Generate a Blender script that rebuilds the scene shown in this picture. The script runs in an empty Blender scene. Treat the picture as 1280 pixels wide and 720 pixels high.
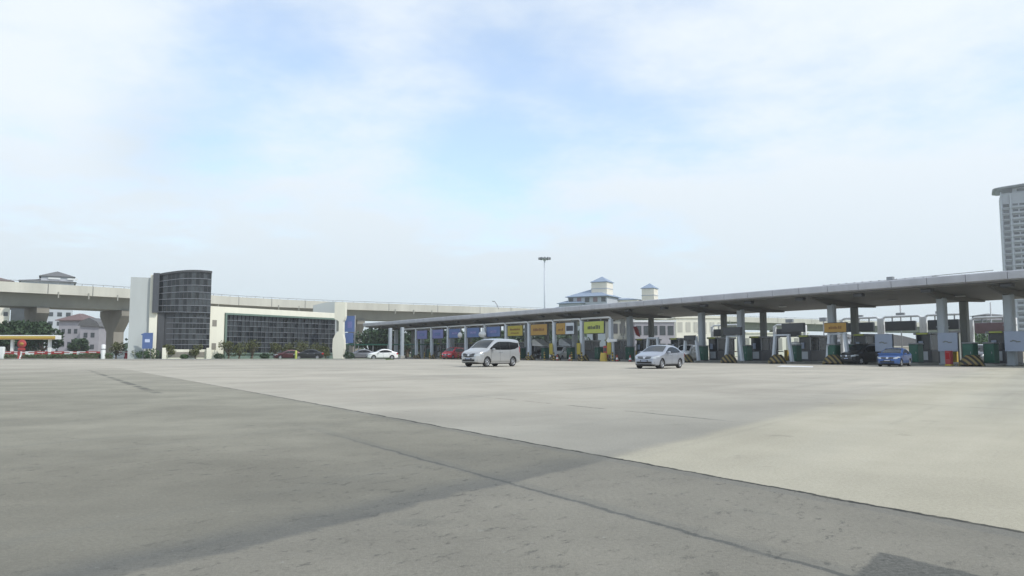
import bpy, bmesh, math, random
from mathutils import Vector, Matrix, noise
R = math.radians
C = bpy.context.scene.collection
SC = bpy.context.scene

# ------------------------------------------------------------------ camera, world, sun, exposure
H = 0.95
F = 950.0
HZ = 441.0
cam_d = bpy.data.cameras.new('camera'); cam = bpy.data.objects.new('camera', cam_d); C.objects.link(cam)
cam.location = (0, 0, H); cam.rotation_euler = (R(90) + math.atan((HZ - 360) / F), 0, 0)
cam_d.sensor_width = 36; cam_d.lens = 36 * F / 1280; cam_d.clip_end = 6000; cam_d.clip_start = 0.05
SC.camera = cam
SUN_DIR = Vector((0.80, -0.52, 0.95)).normalized()
SUN_EL = math.asin(SUN_DIR.z); SUN_AZ = math.atan2(SUN_DIR.x, SUN_DIR.y)
w = bpy.data.worlds.new('World'); SC.world = w; w.use_nodes = True
nt = w.node_tree; nt.nodes.clear()
N = nt.nodes; L = nt.links
def wn(t, **k):
    n = N.new(t)
    for a, b in k.items(): setattr(n, a, b)
    return n
def wmath(op, a, b=None, c=None):
    n = N.new('ShaderNodeMath'); n.operation = op
    for i, v in enumerate((a, b, c)):
        if v is None: continue
        if isinstance(v, (int, float)): n.inputs[i].default_value = v
        else: L.new(v, n.inputs[i])
    return n.outputs[0]
out = wn('ShaderNodeOutputWorld'); bg = wn('ShaderNodeBackground'); bg.inputs['Strength'].default_value = 0.13
sky = wn('ShaderNodeTexSky', sky_type='NISHITA', sun_disc=False, sun_elevation=SUN_EL, sun_rotation=SUN_AZ)
sky.air_density = 1.0; sky.dust_density = 0.6; sky.ozone_density = 1.0
tc = wn('ShaderNodeTexCoord'); sep = wn('ShaderNodeSeparateXYZ'); L.new(tc.outputs['Generated'], sep.inputs[0])
zz = wmath('ADD', wmath('MAXIMUM', sep.outputs[2], 0.0), 0.16)
cx = wmath('DIVIDE', sep.outputs[0], zz); cy = wmath('DIVIDE', sep.outputs[1], zz)
cmb = wn('ShaderNodeCombineXYZ'); L.new(cx, cmb.inputs[0]); L.new(cy, cmb.inputs[1]); cmb.inputs[2].default_value = 3.7
n1 = wn('ShaderNodeTexNoise'); n1.inputs['Scale'].default_value = 0.85; n1.inputs['Detail'].default_value = 9; n1.inputs['Roughness'].default_value = 0.52; n1.inputs['Distortion'].default_value = 0.5
L.new(cmb.outputs[0], n1.inputs['Vector'])
n2 = wn('ShaderNodeTexNoise'); n2.inputs['Scale'].default_value = 3.2; n2.inputs['Detail'].default_value = 8; n2.inputs['Roughness'].default_value = 0.6
L.new(cmb.outputs[0], n2.inputs['Vector'])
# the two soft openings in the cloud where blue shows, and the thin grey bank on the left
def blob(px, py, r, amp):
    d = Vector(((px - 640) / F, 1.0, (HZ - py) / F)).normalized()
    dv = wn('ShaderNodeVectorMath', operation='DISTANCE'); nv = wn('ShaderNodeVectorMath', operation='NORMALIZE')
    L.new(tc.outputs['Generated'], nv.inputs[0]); L.new(nv.outputs[0], dv.inputs[0]); dv.inputs[1].default_value = d
    m = wn('ShaderNodeMapRange', interpolation_type='SMOOTHSTEP'); L.new(dv.outputs['Value'], m.inputs[0])
    m.inputs[1].default_value = 0; m.inputs[2].default_value = r; m.inputs[3].default_value = amp; m.inputs[4].default_value = 0
    return m.outputs[0]
cv = wmath('ADD', n1.outputs['Fac'], wmath('MULTIPLY', wmath('SUBTRACT', n2.outputs['Fac'], 0.5), 0.65))
for b in ((625, 150, 0.24, -0.30), (300, 15, 0.24, -0.20), (820, 330, 0.28, -0.06), (690, 100, 0.07, 0.08), (30, 120, 0.22, 0.25),
          (1150, 60, 0.35, 0.22), (450, 230, 0.22, 0.15), (720, 265, 0.16, 0.14), (110, 60, 0.16, 0.15), (930, 180, 0.25, 0.04)):
    cv = wmath('ADD', cv, blob(*b))
lowc = wn('ShaderNodeMapRange'); L.new(sep.outputs[2], lowc.inputs[0]); lowc.inputs[1].default_value = 0.02; lowc.inputs[2].default_value = 0.26; lowc.inputs[3].default_value = .55; lowc.inputs[4].default_value = 0
cv = wmath('ADD', cv, lowc.outputs[0])
mr = wn('ShaderNodeMapRange', interpolation_type='SMOOTHSTEP'); L.new(cv, mr.inputs[0])
mr.inputs[1].default_value = 0.22; mr.inputs[2].default_value = 0.80; mr.inputs[3].default_value = 0.30; mr.inputs[4].default_value = 0.97
mixc = wn('ShaderNodeMix', data_type='RGBA'); L.new(mr.outputs[0], mixc.inputs[0])
sks = wn('ShaderNodeVectorMath', operation='MULTIPLY'); L.new(sky.outputs[0], sks.inputs[0]); sks.inputs[1].default_value = (1.66, 1.84, 1.92)
L.new(sks.outputs[0], mixc.inputs[6])
grey = wn('ShaderNodeMix', data_type='RGBA')
grey.inputs[6].default_value = (6.85, 7.35, 7.75, 1); grey.inputs[7].default_value = (5.2, 6.0, 6.8, 1)
L.new(wmath('ADD', blob(225, 165, 0.12, 0.62), blob(150, 180, 0.09, 0.3)), grey.inputs[0])
hzc = wn('ShaderNodeMix', data_type='RGBA'); mz = wn('ShaderNodeMapRange'); L.new(sep.outputs[2], mz.inputs[0])
mz.inputs[1].default_value = 0.0; mz.inputs[2].default_value = 0.28; mz.inputs[3].default_value = 1; mz.inputs[4].default_value = 0
L.new(mz.outputs[0], hzc.inputs[0]); L.new(grey.outputs[2], hzc.inputs[6]); hzc.inputs[7].default_value = (5.3, 5.95, 6.4, 1)
L.new(hzc.outputs[2], mixc.inputs[7]); L.new(mixc.outputs[2], bg.inputs['Color']); L.new(bg.outputs[0], out.inputs[0])
sd = bpy.data.lights.new('sun', 'SUN'); sd.energy = 2.7; sd.angle = R(1.5); sd.color = (1.0, 0.96, 0.9)
so = bpy.data.objects.new('sun', sd); C.objects.link(so); so.rotation_euler = SUN_DIR.to_track_quat('Z', 'Y').to_euler()
SC.view_settings.view_transform = 'Standard'; SC.view_settings.look = 'None'; SC.view_settings.exposure = 0.05; SC.view_settings.gamma = 1.0
try:
    SC.cycles.volume_bounces = 1; SC.cycles.max_bounces = 8; SC.cycles.use_denoising = True
except Exception: pass

# ------------------------------------------------------------------ helpers
random.seed(11)
def mat(name, col, rough=0.6, metal=0.0, var=0.12, scale=3.0, bump=0.0, emit=None, spec=None, streak=False):
    m = bpy.data.materials.new(name); m.use_nodes = True; t = m.node_tree; p = t.nodes['Principled BSDF']
    p.inputs['Roughness'].default_value = rough; p.inputs['Metallic'].default_value = metal
    if spec is not None: p.inputs['Specular IOR Level'].default_value = spec
    tcn = t.nodes.new('ShaderNodeTexCoord'); nz = t.nodes.new('ShaderNodeTexNoise')
    nz.inputs['Scale'].default_value = scale; nz.inputs['Detail'].default_value = 5; nz.inputs['Roughness'].default_value = 0.6
    if streak:
        mp = t.nodes.new('ShaderNodeMapping'); mp.inputs['Scale'].default_value = (1, 1, 0.12)
        t.links.new(tcn.outputs['Object'], mp.inputs[0]); t.links.new(mp.outputs[0], nz.inputs['Vector'])
    else: t.links.new(tcn.outputs['Object'], nz.inputs['Vector'])
    mx = t.nodes.new('ShaderNodeMix'); mx.data_type = 'RGBA'
    mx.inputs[6].default_value = tuple(max(0, c * (1 - var * 1.6)) for c in col) + (1,)
    mx.inputs[7].default_value = tuple(min(1, c * (1 + var * 1.6)) for c in col) + (1,)
    t.links.new(nz.outputs['Fac'], mx.inputs[0]); t.links.new(mx.outputs[2], p.inputs['Base Color'])
    if bump:
        b = t.nodes.new('ShaderNodeBump'); b.inputs['Strength'].default_value = bump; b.inputs['Distance'].default_value = 0.02
        t.links.new(nz.outputs['Fac'], b.inputs['Height']); t.links.new(b.outputs[0], p.inputs['Normal'])
    if emit:
        p.inputs['Emission Color'].default_value = tuple(emit) + (1,); p.inputs['Emission Strength'].default_value = 1.0
    return m
M = {}
def D(k, *a, **kw): M[k] = mat(k, *a, **kw)
D('concrete', (.36, .355, .32), .85, var=.18, scale=1.2, bump=.3)
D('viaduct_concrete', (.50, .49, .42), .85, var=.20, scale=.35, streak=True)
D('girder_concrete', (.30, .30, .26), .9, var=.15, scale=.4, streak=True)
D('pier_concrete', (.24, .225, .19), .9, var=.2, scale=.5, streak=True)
D('cream_wall', (.74, .72, .60), .8, var=.08, scale=.8, streak=True)
D('grey_wall', (.42, .45, .44), .75, var=.07, scale=.8, streak=True)
D('white_paint', (.72, .73, .72), .5, var=.06, scale=2)
D('post_white', (.50, .54, .58), .5, var=.12, scale=2, streak=True)
D('pale_blue', (.30, .35, .44), .5, var=.08, scale=2)
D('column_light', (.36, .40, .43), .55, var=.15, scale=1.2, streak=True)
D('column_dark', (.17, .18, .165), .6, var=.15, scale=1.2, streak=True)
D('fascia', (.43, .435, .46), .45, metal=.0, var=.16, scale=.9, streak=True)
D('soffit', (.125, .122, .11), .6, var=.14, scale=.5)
D('roof_metal', (.48, .49, .50), .4, var=.08, scale=.7)
D('frame_white', (.66, .67, .66), .45, var=.05, scale=2)
D('frame_green', (.14, .20, .165), .5, var=.1, scale=2)
D('glass_dark', (.014, .017, .019), .12, var=.3, scale=.8)
D('glass_mid', (.050, .058, .062), .15, var=.3, scale=.8)
D('mullion', (.20, .21, .23), .4, metal=.3, var=.08)
D('metal_dark', (.055, .058, .062), .5, var=.2)
D('metal_grey', (.26, .27, .28), .45, metal=.4, var=.12)
D('display', (.045, .05, .055), .3, var=.2, scale=1.5)
D('booth_dark', (.06, .065, .075), .4, var=.2)
D('booth_glass', (.02, .026, .03), .08, var=.2)
D('tinted_glass', (.010, .011, .012), .12, var=.2, spec=.22)
D('green_box', (.014, .085, .055), .45, var=.15)
D('yellow', (.50, .36, .06), .55, var=.15, scale=4)
D('sign_yellow', (.36, .29, .03), .5, var=.07)
D('sign_orange', (.36, .21, .04), .5, var=.07)
D('sign_lime', (.40, .44, .09), .5, var=.07)
D('sign_blue', (.085, .14, .31), .5, var=.10)
D('sign_violet', (.15, .16, .36), .5, var=.10)
D('letter_dark', (.03, .035, .05), .6, var=.1)
D('letter_brown', (.16, .07, .02), .6, var=.1)
D('letter_pale', (.55, .62, .78), .6, var=.1)
D('black', (.02, .02, .02), .6, var=.2)
D('rubber', (.022, .022, .023), .85, var=.2)
D('rim', (.52, .53, .55), .3, metal=.8, var=.05)
D('red', (.36, .04, .04), .5, var=.12)
D('red_tile', (.15, .10, .095), .8, var=.2, scale=2)
D('grey_tile', (.12, .12, .12), .8, var=.2, scale=2)
D('brown_tile', (.15, .11, .095), .8, var=.2, scale=2)
D('blue_tile', (.23, .29, .38), .7, var=.12, scale=1)
D('palace_cream', (.76, .71, .60), .8, var=.06, scale=.5)
D('palace_grey', (.45, .47, .50), .8, var=.06, scale=.5)
D('window_pink', (.22, .15, .16), .5, var=.1)
D('house_wall', (.32, .31, .33), .85, var=.15, scale=.8)
D('apartment', (.38, .39, .41), .8, var=.08, scale=.4)
D('leaf_dark', (.030, .062, .022), .7, var=.45, scale=1.5)
D('leaf_olive', (.085, .095, .028), .7, var=.40, scale=1.5)
D('leaf_mid', (.050, .100, .030), .7, var=.45, scale=1.5)
D('bark', (.12, .095, .07), .9, var=.25, scale=4)
D('grass', (.075, .12, .035), .95, var=.35, scale=.8)
D('road', (.17, .17, .165), .9, var=.15, scale=.4)
D('beige', (.42, .38, .30), .9, var=.15, scale=.3)
D('lamp_lens', (.48, .52, .55), .15, var=.03)
D('tail_red', (.35, .01, .01), .2, var=.05)
D('plate', (.02, .02, .022), .5, var=.1)
D('chrome', (.62, .63, .65), .2, metal=.9, var=.03)

def paint(name, col, metal=.35, rough=.32):
    m = mat(name, col, rough, metal, var=.04, scale=2)
    p = m.node_tree.nodes['Principled BSDF']; p.inputs['Coat Weight'].default_value = .6; p.inputs['Coat Roughness'].default_value = .08
    M[name] = m
paint('paint_silver', (.44, .445, .445), .55, .28); paint('paint_silver_blue', (.34, .36, .40), .5); paint('paint_blue', (.03, .09, .27), .3)
paint('paint_red', (.55, .02, .035), .1); paint('paint_white', (.78, .78, .77), 0); paint('paint_grey', (.16, .165, .18))
paint('paint_maroon', (.07, .012, .018)); paint('paint_black', (.018, .019, .022), .2)
# yellow and black warning stripes
def striped():
    m = bpy.data.materials.new('hazard_stripes'); m.use_nodes = True; t = m.node_tree; p = t.nodes['Principled BSDF']
    tcn = t.nodes.new('ShaderNodeTexCoord'); wv = t.nodes.new('ShaderNodeTexWave'); wv.wave_type = 'BANDS'; wv.bands_direction = 'DIAGONAL'
    wv.inputs['Scale'].default_value = 1.1; wv.inputs['Distortion'].default_value = .4
    t.links.new(tcn.outputs['Object'], wv.inputs['Vector'])
    r = t.nodes.new('ShaderNodeValToRGB'); r.color_ramp.elements[0].position = .45; r.color_ramp.elements[1].position = .55
    r.color_ramp.elements[0].color = (.03, .028, .02, 1); r.color_ramp.elements[1].color = (.27, .20, .07, 1)
    t.links.new(wv.outputs['Fac'], r.inputs[0])
    nz = t.nodes.new('ShaderNodeTexNoise'); nz.inputs['Scale'].default_value = 5; mx = t.nodes.new('ShaderNodeMix'); mx.data_type = 'RGBA'; mx.blend_type = 'MULTIPLY'
    mx.inputs[0].default_value = .5; t.links.new(r.outputs[0], mx.inputs[6]); t.links.new(nz.outputs['Color'], mx.inputs[7])
    t.links.new(mx.outputs[2], p.inputs['Base Color']); p.inputs['Roughness'].default_value = .7
    M['hazard'] = m
striped()

class MB:
    def __init__(s): s.v = []; s.f = []; s.mi = []; s.sm = []
    def add(s, vs, fs, mi=0, smooth=False):
        o = len(s.v); s.v += [tuple(v) for v in vs]
        for f in fs: s.f.append(tuple(o + i for i in f)); s.mi.append(mi); s.sm.append(smooth)
        return s
    def box(s, x0, x1, y0, y1, z0, z1, mi=0, b=0.0, rot=None, at=None):
        if b > 0:
            b = min(b, (x1 - x0) * .45, (y1 - y0) * .45, (z1 - z0) * .45)
            vs = []
            for z, i in ((z0, b), (z0 + b, 0), (z1 - b, 0), (z1, b)):
                for (x, y) in ((x0 + i, y0 + b), (x0 + b, y0 + i), (x1 - b, y0 + i), (x1 - i, y0 + b), (x1 - i, y1 - b), (x1 - b, y1 - i), (x0 + b, y1 - i), (x0 + i, y1 - b)):
                    vs.append(Vector((x, y, z)))
            fs = [tuple(range(7, -1, -1)), tuple(range(24, 32))]
            for k in range(3):
                for j in range(8):
                    a = k * 8 + j; c = k * 8 + (j + 1) % 8; fs.append((a, c, c + 8, a + 8))
        else:
            vs = [Vector(p) for p in ((x0, y0, z0), (x1, y0, z0), (x1, y1, z0), (x0, y1, z0), (x0, y0, z1), (x1, y0, z1), (x1, y1, z1), (x0, y1, z1))]
            fs = [(3, 2, 1, 0), (4, 5, 6, 7), (0, 1, 5, 4), (1, 2, 6, 5), (2, 3, 7, 6), (3, 0, 4, 7)]
        if rot is not None: vs = [rot @ v for v in vs]
        if at is not None: vs = [v + Vector(at) for v in vs]
        return s.add(vs, fs, mi)
    def tube(s, pts, r, n=8, mi=0, cap=True, smooth=True):
        pts = [Vector(p) for p in pts]; rs = r if isinstance(r, (list, tuple)) else [r] * len(pts)
        vs = []; fs = []; prev = None
        for i, p in enumerate(pts):
            d = (pts[min(i + 1, len(pts) - 1)] - pts[max(i - 1, 0)]).normalized()
            if prev is None: a = d.orthogonal().normalized()
            else: a = (prev - d * prev.dot(d)).normalized()
            prev = a; b = d.cross(a)
            for k in range(n):
                t = 2 * math.pi * (k + .5) / n; vs.append(p + (a * math.cos(t) + b * math.sin(t)) * rs[i])
        for i in range(len(pts) - 1):
            for k in range(n):
                k2 = (k + 1) % n; fs.append((i * n + k, i * n + k2, (i + 1) * n + k2, (i + 1) * n + k))
        s.add(vs, fs, mi, smooth)
        if cap:
            o = len(s.v) - len(vs); s.f.append(tuple(o + k for k in range(n - 1, -1, -1))); s.mi.append(mi); s.sm.append(False)
            e = o + (len(pts) - 1) * n; s.f.append(tuple(e + k for k in range(n))); s.mi.append(mi); s.sm.append(False)
        return s
    def prism(s, poly, a, b, axis='x', mi=0, smooth=False):
        """poly of 2-D points extruded from a to b along an axis: x -> (y,z), y -> (x,z), z -> (x,y)"""
        def P(q, t): return {'x': (t, q[0], q[1]), 'y': (q[0], t, q[1]), 'z': (q[0], q[1], t)}[axis]
        n = len(poly); vs = [P(q, a) for q in poly] + [P(q, b) for q in poly]
        fs = [tuple(range(n - 1, -1, -1)), tuple(range(n, 2 * n))]
        s.add(vs, fs, mi)
        s.add(vs, [(i, (i + 1) % n, n + (i + 1) % n, n + i) for i in range(n)], mi, smooth)
        return s
    def lathe(s, prof, n=20, mi=0, c=(0, 0, 0), axis='z', smooth=True):
        vs = []
        for r, z in prof:
            for k in range(n):
                t = 2 * math.pi * k / n; x, y = r * math.cos(t), r * math.sin(t)
                q = (x, y, z) if axis == 'z' else (x, z, y)
                vs.append((q[0] + c[0], q[1] + c[1], q[2] + c[2]))
        fs = []
        for i in range(len(prof) - 1):
            for k in range(n):
                k2 = (k + 1) % n; fs.append((i * n + k, i * n + k2, (i + 1) * n + k2, (i + 1) * n + k))
        return s.add(vs, fs, mi, smooth)
    def hip(s, x0, x1, y0, y1, z0, z1, ridge=.5, over=0.0, mi=0, th=.15):
        x0 -= over; x1 += over; y0 -= over; y1 += over
        cxm = (x0 + x1) / 2; cym = (y0 + y1) / 2; hx = (x1 - x0) / 2; hy = (y1 - y0) / 2
        if hx >= hy: r = max(hx - hy, 0) * ridge * 2 * .5; A = (cxm - r, cym, z1); B = (cxm + r, cym, z1)
        else: r = max(hy - hx, 0) * ridge * 2 * .5; A = (cxm, cym - r, z1); B = (cxm, cym + r, z1)
        vs = [(x0, y0, z0), (x1, y0, z0), (x1, y1, z0), (x0, y1, z0), (x0, y0, z0 + th), (x1, y0, z0 + th), (x1, y1, z0 + th), (x0, y1, z0 + th), A, B]
        fs = [(3, 2, 1, 0), (0, 1, 5, 4), (1, 2, 6, 5), (2, 3, 7, 6), (3, 0, 4, 7)]
        if hx >= hy: fs += [(4, 5, 9, 8), (5, 6, 9), (6, 7, 8, 9), (7, 4, 8)]
        else: fs += [(4, 5, 8), (5, 6, 9, 8), (6, 7, 9), (7, 4, 8, 9)]
        return s.add(vs, fs, mi)
    def build(s, name, mats, parent=None, loc=None):
        me = bpy.data.meshes.new(name); me.from_pydata(s.v, [], s.f)
        for m_ in (mats if isinstance(mats, (list, tuple)) else [mats]): me.materials.append(M[m_] if isinstance(m_, str) else m_)
        for p, mi, sm in zip(me.polygons, s.mi, s.sm): p.material_index = mi; p.use_smooth = sm
        me.update(); o = bpy.data.objects.new(name, me); C.objects.link(o)
        if parent: o.parent = parent
        if loc: o.location = loc
        return o
def tag(o, label=None, cat=None, group=None, kind=None):
    if label: o['label'] = label
    if cat: o['category'] = cat
    if group: o['group'] = group
    if kind: o['kind'] = kind
    return o
def thing(name, label, cat, loc=(0, 0, 0), rz=0.0, group=None):
    o = bpy.data.objects.new(name, None); C.objects.link(o); o.empty_display_size = .3
    o.location = loc; o.rotation_euler = (0, 0, rz); return tag(o, label, cat, group)
def dup(o, loc=None, rz=None, label=None, recolor=None, parent=None, scale=None):
    c = o.copy(); C.objects.link(c)
    if parent: c.parent = parent
    if loc is not None: c.location = loc
    if rz is not None: c.rotation_euler = (0, 0, rz)
    if scale is not None: c.scale = scale
    if label: c['label'] = label
    if recolor and o.type == 'MESH':
        for sl in c.material_slots:
            if sl.material and sl.material.name in recolor:
                nm = recolor[sl.material.name]; sl.link = 'OBJECT'; sl.material = M[nm]
    for ch in [x for x in list(C.objects) if x.parent == o]: dup(ch, parent=c, recolor=recolor)
    return c
ORD = ['first', 'second', 'third', 'fourth', 'fifth', 'sixth', 'seventh', 'eighth', 'ninth', 'tenth', 'eleventh', 'twelfth', 'thirteenth', 'fourteenth', 'fifteenth', 'sixteenth', 'seventeenth', 'eighteenth', 'nineteenth', 'twentieth']
def X(px, Y): return (px - 640) / F * Y
def Z(py, Y): return H + (HZ - py) / F * Y

# ------------------------------------------------------------------ ground
def ground_material():
    m = bpy.data.materials.new('plaza_pavement'); m.use_nodes = True; t = m.node_tree; p = t.nodes['Principled BSDF']
    n = t.nodes; l = t.links
    def mm(op, a, b=None, c=None):
        q = n.new('ShaderNodeMath'); q.operation = op
        for i, v in enumerate((a, b, c)):
            if v is None: continue
            if isinstance(v, (int, float)): q.inputs[i].default_value = v
            else: l.new(v, q.inputs[i])
        return q.outputs[0]
    def ss(x, a, b, lo=0.0, hi=1.0):
        q = n.new('ShaderNodeMapRange'); q.interpolation_type = 'SMOOTHSTEP'; l.new(x, q.inputs[0])
        if a > b: a, b, lo, hi = b, a, hi, lo
        for i, v in enumerate((a, b, lo, hi)): q.inputs[i + 1].default_value = v
        return q.outputs[0]
    def mix(f, a, b):
        q = n.new('ShaderNodeMix'); q.data_type = 'RGBA'
        if isinstance(f, (int, float)): q.inputs[0].default_value = f
        else: l.new(f, q.inputs[0])
        for i, v in ((6, a), (7, b)):
            if isinstance(v, tuple): q.inputs[i].default_value = v + (1,)
            else: l.new(v, q.inputs[i])
        return q.outputs[2]
    tcn = n.new('ShaderNodeTexCoord'); sp = n.new('ShaderNodeSeparateXYZ'); l.new(tcn.outputs['Object'], sp.inputs[0])
    x, y = sp.outputs[0], sp.outputs[1]
    def noise_(scale, detail=4, rough=.55, sc=(1, 1, 1), rot=0.0, dist=0.0, off=(0, 0, 0)):
        mp = n.new('ShaderNodeMapping'); mp.vector_type = 'TEXTURE' if False else 'POINT'; mp.inputs['Rotation'].default_value = (0, 0, rot); mp.inputs['Location'].default_value = off
        l.new(tcn.outputs['Object'], mp.inputs[0])
        mp2 = n.new('ShaderNodeMapping'); mp2.inputs['Scale'].default_value = sc; l.new(mp.outputs[0], mp2.inputs[0])
        q = n.new('ShaderNodeTexNoise'); q.inputs['Scale'].default_value = scale; q.inputs['Detail'].default_value = detail
        q.inputs['Roughness'].default_value = rough; q.inputs['Distortion'].default_value = dist; l.new(mp2.outputs[0], q.inputs['Vector'])
        return q.outputs['Fac']
    wob = mm('ADD', mm('MULTIPLY', mm('SUBTRACT', noise_(2.5, 6, .65), .5), .13), mm('MULTIPLY', mm('SUBTRACT', noise_(12, 5, .7), .5), .05))
    wob2 = mm('MULTIPLY', mm('SUBTRACT', noise_(.35, 3), .5), .9)
    a = mm('ADD', mm('SUBTRACT', mm('ADD', mm('MULTIPLY', x, .848), mm('MULTIPLY', y, .529)), 4.477), wob)
    b0 = mm('ADD', mm('SUBTRACT', mm('MULTIPLY', x, .818), mm('MULTIPLY', y, .575)), 3.3)
    b = mm('ADD', b0, mm('ADD', wob, mm('MULTIPLY', wob2, .35)))
    isA = ss(a, -.02, .02); isB = ss(b, -.16, .12); isBfar = ss(b, -.7, .9)
    def mix_near(u, v):
        k = ss(y, 7, 16); return mm('ADD', mm('MULTIPLY', u, mm('SUBTRACT', 1, k)), mm('MULTIPLY', v, k))
    big = noise_(.10, 4, .5); med = noise_(.8, 5, .6); fine = noise_(38, 4, .7); grit = noise_(140, 2, .6)
    angB = -math.atan2(.818, .575)   # turn the run of the traffic onto x
    streak = noise_(.55, 5, .55, (.10, 1, 1), angB); streak2 = noise_(1.8, 4, .6, (.06, 1, 1), angB)
    light = mix(ss(streak, .3, .7), (0.380, 0.340, 0.258), (0.460, 0.414, 0.320))
    midl = mix(ss(big, .35, .65), (0.374, 0.334, 0.272), (0.437, 0.390, 0.316))
    mid_dark = mm('MULTIPLY', ss(y, 22, 9), ss(b, -9, -2, .3, 1)); midl2 = mix(mm('MULTIPLY', mid_dark, .38), midl, (.20, .198, .172))  # pavement tone darkens towards the camera and the diagonal joint
    farm = mix(mix_near(isB, isBfar), midl2, light)
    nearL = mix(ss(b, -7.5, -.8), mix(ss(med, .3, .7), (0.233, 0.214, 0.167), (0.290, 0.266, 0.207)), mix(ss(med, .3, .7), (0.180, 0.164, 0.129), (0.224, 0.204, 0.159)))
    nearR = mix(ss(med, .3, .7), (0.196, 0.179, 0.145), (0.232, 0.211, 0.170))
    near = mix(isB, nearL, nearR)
    # the left far side of the seam turns lighter again with distance
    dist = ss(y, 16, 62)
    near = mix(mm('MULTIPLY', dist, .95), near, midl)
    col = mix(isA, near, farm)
    # tyre darkened band left of the ridge
    bn = mm('ADD', b, mm('MULTIPLY', mm('SUBTRACT', noise_(3.5, 6, .7), .5), .22)); band = mm('MULTIPLY', ss(bn, -.55, -.10), ss(bn, .07, -.02))
    band = mm('MULTIPLY', band, mm('MULTIPLY', mm('MULTIPLY', ss(y, 12, 4), ss(a, .6, -.4, .25, 1)), ss(streak2, .2, .6, .45, 1)))
    col = mix(mm('MULTIPLY', band, .66), col, (.10, .10, .095))
    wide = mm('MULTIPLY', mm('MULTIPLY', ss(b, -2.6, -.4), ss(b, .15, -.2)), ss(y, 20, 9))
    col = mix(mm('MULTIPLY', wide, .13), col, (.12, .12, .11))
    # broad traffic streaks on the light side
    st = mm('MULTIPLY', mm('MULTIPLY', ss(streak, .50, .72), isA), .35)
    col = mix(st, col, (.24, .235, .20))
    tr = mm('MULTIPLY', mm('MULTIPLY', ss(mm('ABSOLUTE', mm('SUBTRACT', b, 2.6)), .9, .1), isA), mm('MULTIPLY', ss(y, 8, 14), .28))
    col = mix(tr, col, (.22, .215, .19))
    col = mix(mm('MULTIPLY', ss(streak2, .55, .8), .25), col, (.15, .15, .135))
    # seams
    def seam(a0, wd, alpha, mask=None, src=a):
        s_ = ss(mm('ABSOLUTE', mm('SUBTRACT', src, a0)), wd, wd * .35)
        s_ = mm('MULTIPLY', s_, alpha)
        if mask is not None: s_ = mm('MULTIPLY', s_, mask)
        return s_
    patchy = ss(noise_(1.3, 4, .6), .36, .52, .6, 1)
    patchy2 = ss(noise_(.9, 4, .6, off=(4, 9, 0)), .42, .56, 0, 1)
    col = mix(seam(0.0, .034, 1.0, mm('MULTIPLY', patchy, ss(y, 34, 12))), col, (.035, .034, .03))
    col = mix(seam(-.09, .10, .30, ss(y, 22, 8)), col, (.14, .14, .13))
    col = mix(seam(-1.5, .030, .75, mm('MULTIPLY', patchy, ss(y, 10, 6.5))), col, (.07, .07, .065))
    col = mix(seam(-1.46, .12, .25, ss(y, 12, 7)), col, (.12, .12, .11))
    col = mix(seam(-2.0, .16, .7, mm('MULTIPLY', patchy2, mm('MULTIPLY', ss(y, 15, 20), ss(y, 46, 38)))), col, (.075, .073, .065))
    col = mix(seam(3.77, .045, .85, mm('MULTIPLY', patchy2, mm('MULTIPLY', ss(b, .3, -.1), ss(b, -9, -5)))), col, (.09, .09, .08))
    col = mix(seam(9.5, .035, .45, patchy2), col, (.12, .12, .10))
    col = mix(seam(16.0, .04, .4, patchy2), col, (.12, .12, .10))
    # darker repair patch
    patch = mm('MULTIPLY', ss(a, -.99, -1.02), ss(b, 2.58, 2.61))
    col = mix(mm('MULTIPLY', patch, .92), col, mix(ss(fine, .3, .7), (.090, .087, .076), (.130, .125, .110)))
    # pits and scuffs of the rough asphalt
    pit = ss(noise_(9, 7, .78, (.7, 1.3, 1), angB), .565, .66)
    pit = mm('MULTIPLY', pit, mm('SUBTRACT', 1, isA))
    pit = mm('MULTIPLY', pit, ss(noise_(.55, 3, off=(7, 2, 0)), .36, .60, .15, 1))
    col = mix(mm('MULTIPLY', pit, .62), col, (.085, .085, .078))
    pal = mm('MULTIPLY', ss(noise_(14, 5, .7, off=(3, 3, 0)), .64, .70), .35)
    col = mix(pal, col, (.34, .335, .30))
    # small oil spots and stains
    stain = mm('MULTIPLY', ss(noise_(1.1, 5, .6, off=(11, 5, 0)), .64, .74), .35)
    col = mix(stain, col, (.12, .118, .10))
    grain = ss(fine, .25, .75, .88, 1.10)
    grain2 = ss(grit, .25, .75, .90, 1.09)
    broad = ss(noise_(.22, 6, .65, off=(1, 8, 0)), .25, .75, .84, 1.12)
    sc_ = n.new('ShaderNodeVectorMath'); sc_.operation = 'SCALE'; l.new(col, sc_.inputs[0]); l.new(mm('MULTIPLY', mm('MULTIPLY', grain, grain2), broad), sc_.inputs['Scale'])
    tn = n.new('ShaderNodeVectorMath'); tn.operation = 'MULTIPLY'; l.new(sc_.outputs[0], tn.inputs[0]); tn.inputs[1].default_value = (.985, 1.02, 1.04)
    l.new(tn.outputs[0], p.inputs['Base Color']); p.inputs['Roughness'].default_value = .88; p.inputs['Specular IOR Level'].default_value = .25
    hgt = mm('SUBTRACT', mm('ADD', fine, mm('MULTIPLY', grit, .5)), mm('MULTIPLY', pit, 1.5))
    bp = n.new('ShaderNodeBump'); bp.inputs['Strength'].default_value = .5; bp.inputs['Distance'].default_value = .010
    l.new(hgt, bp.inputs['Height']); l.new(bp.outputs[0], p.inputs['Normal'])
    return m
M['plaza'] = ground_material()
tag(MB().add([(-900, -300, 0), (900, -300, 0), (900, 1400, 0), (-900, 1400, 0)], [(0, 1, 2, 3)]).build('plaza_pavement', 'plaza'), kind='structure')
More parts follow.
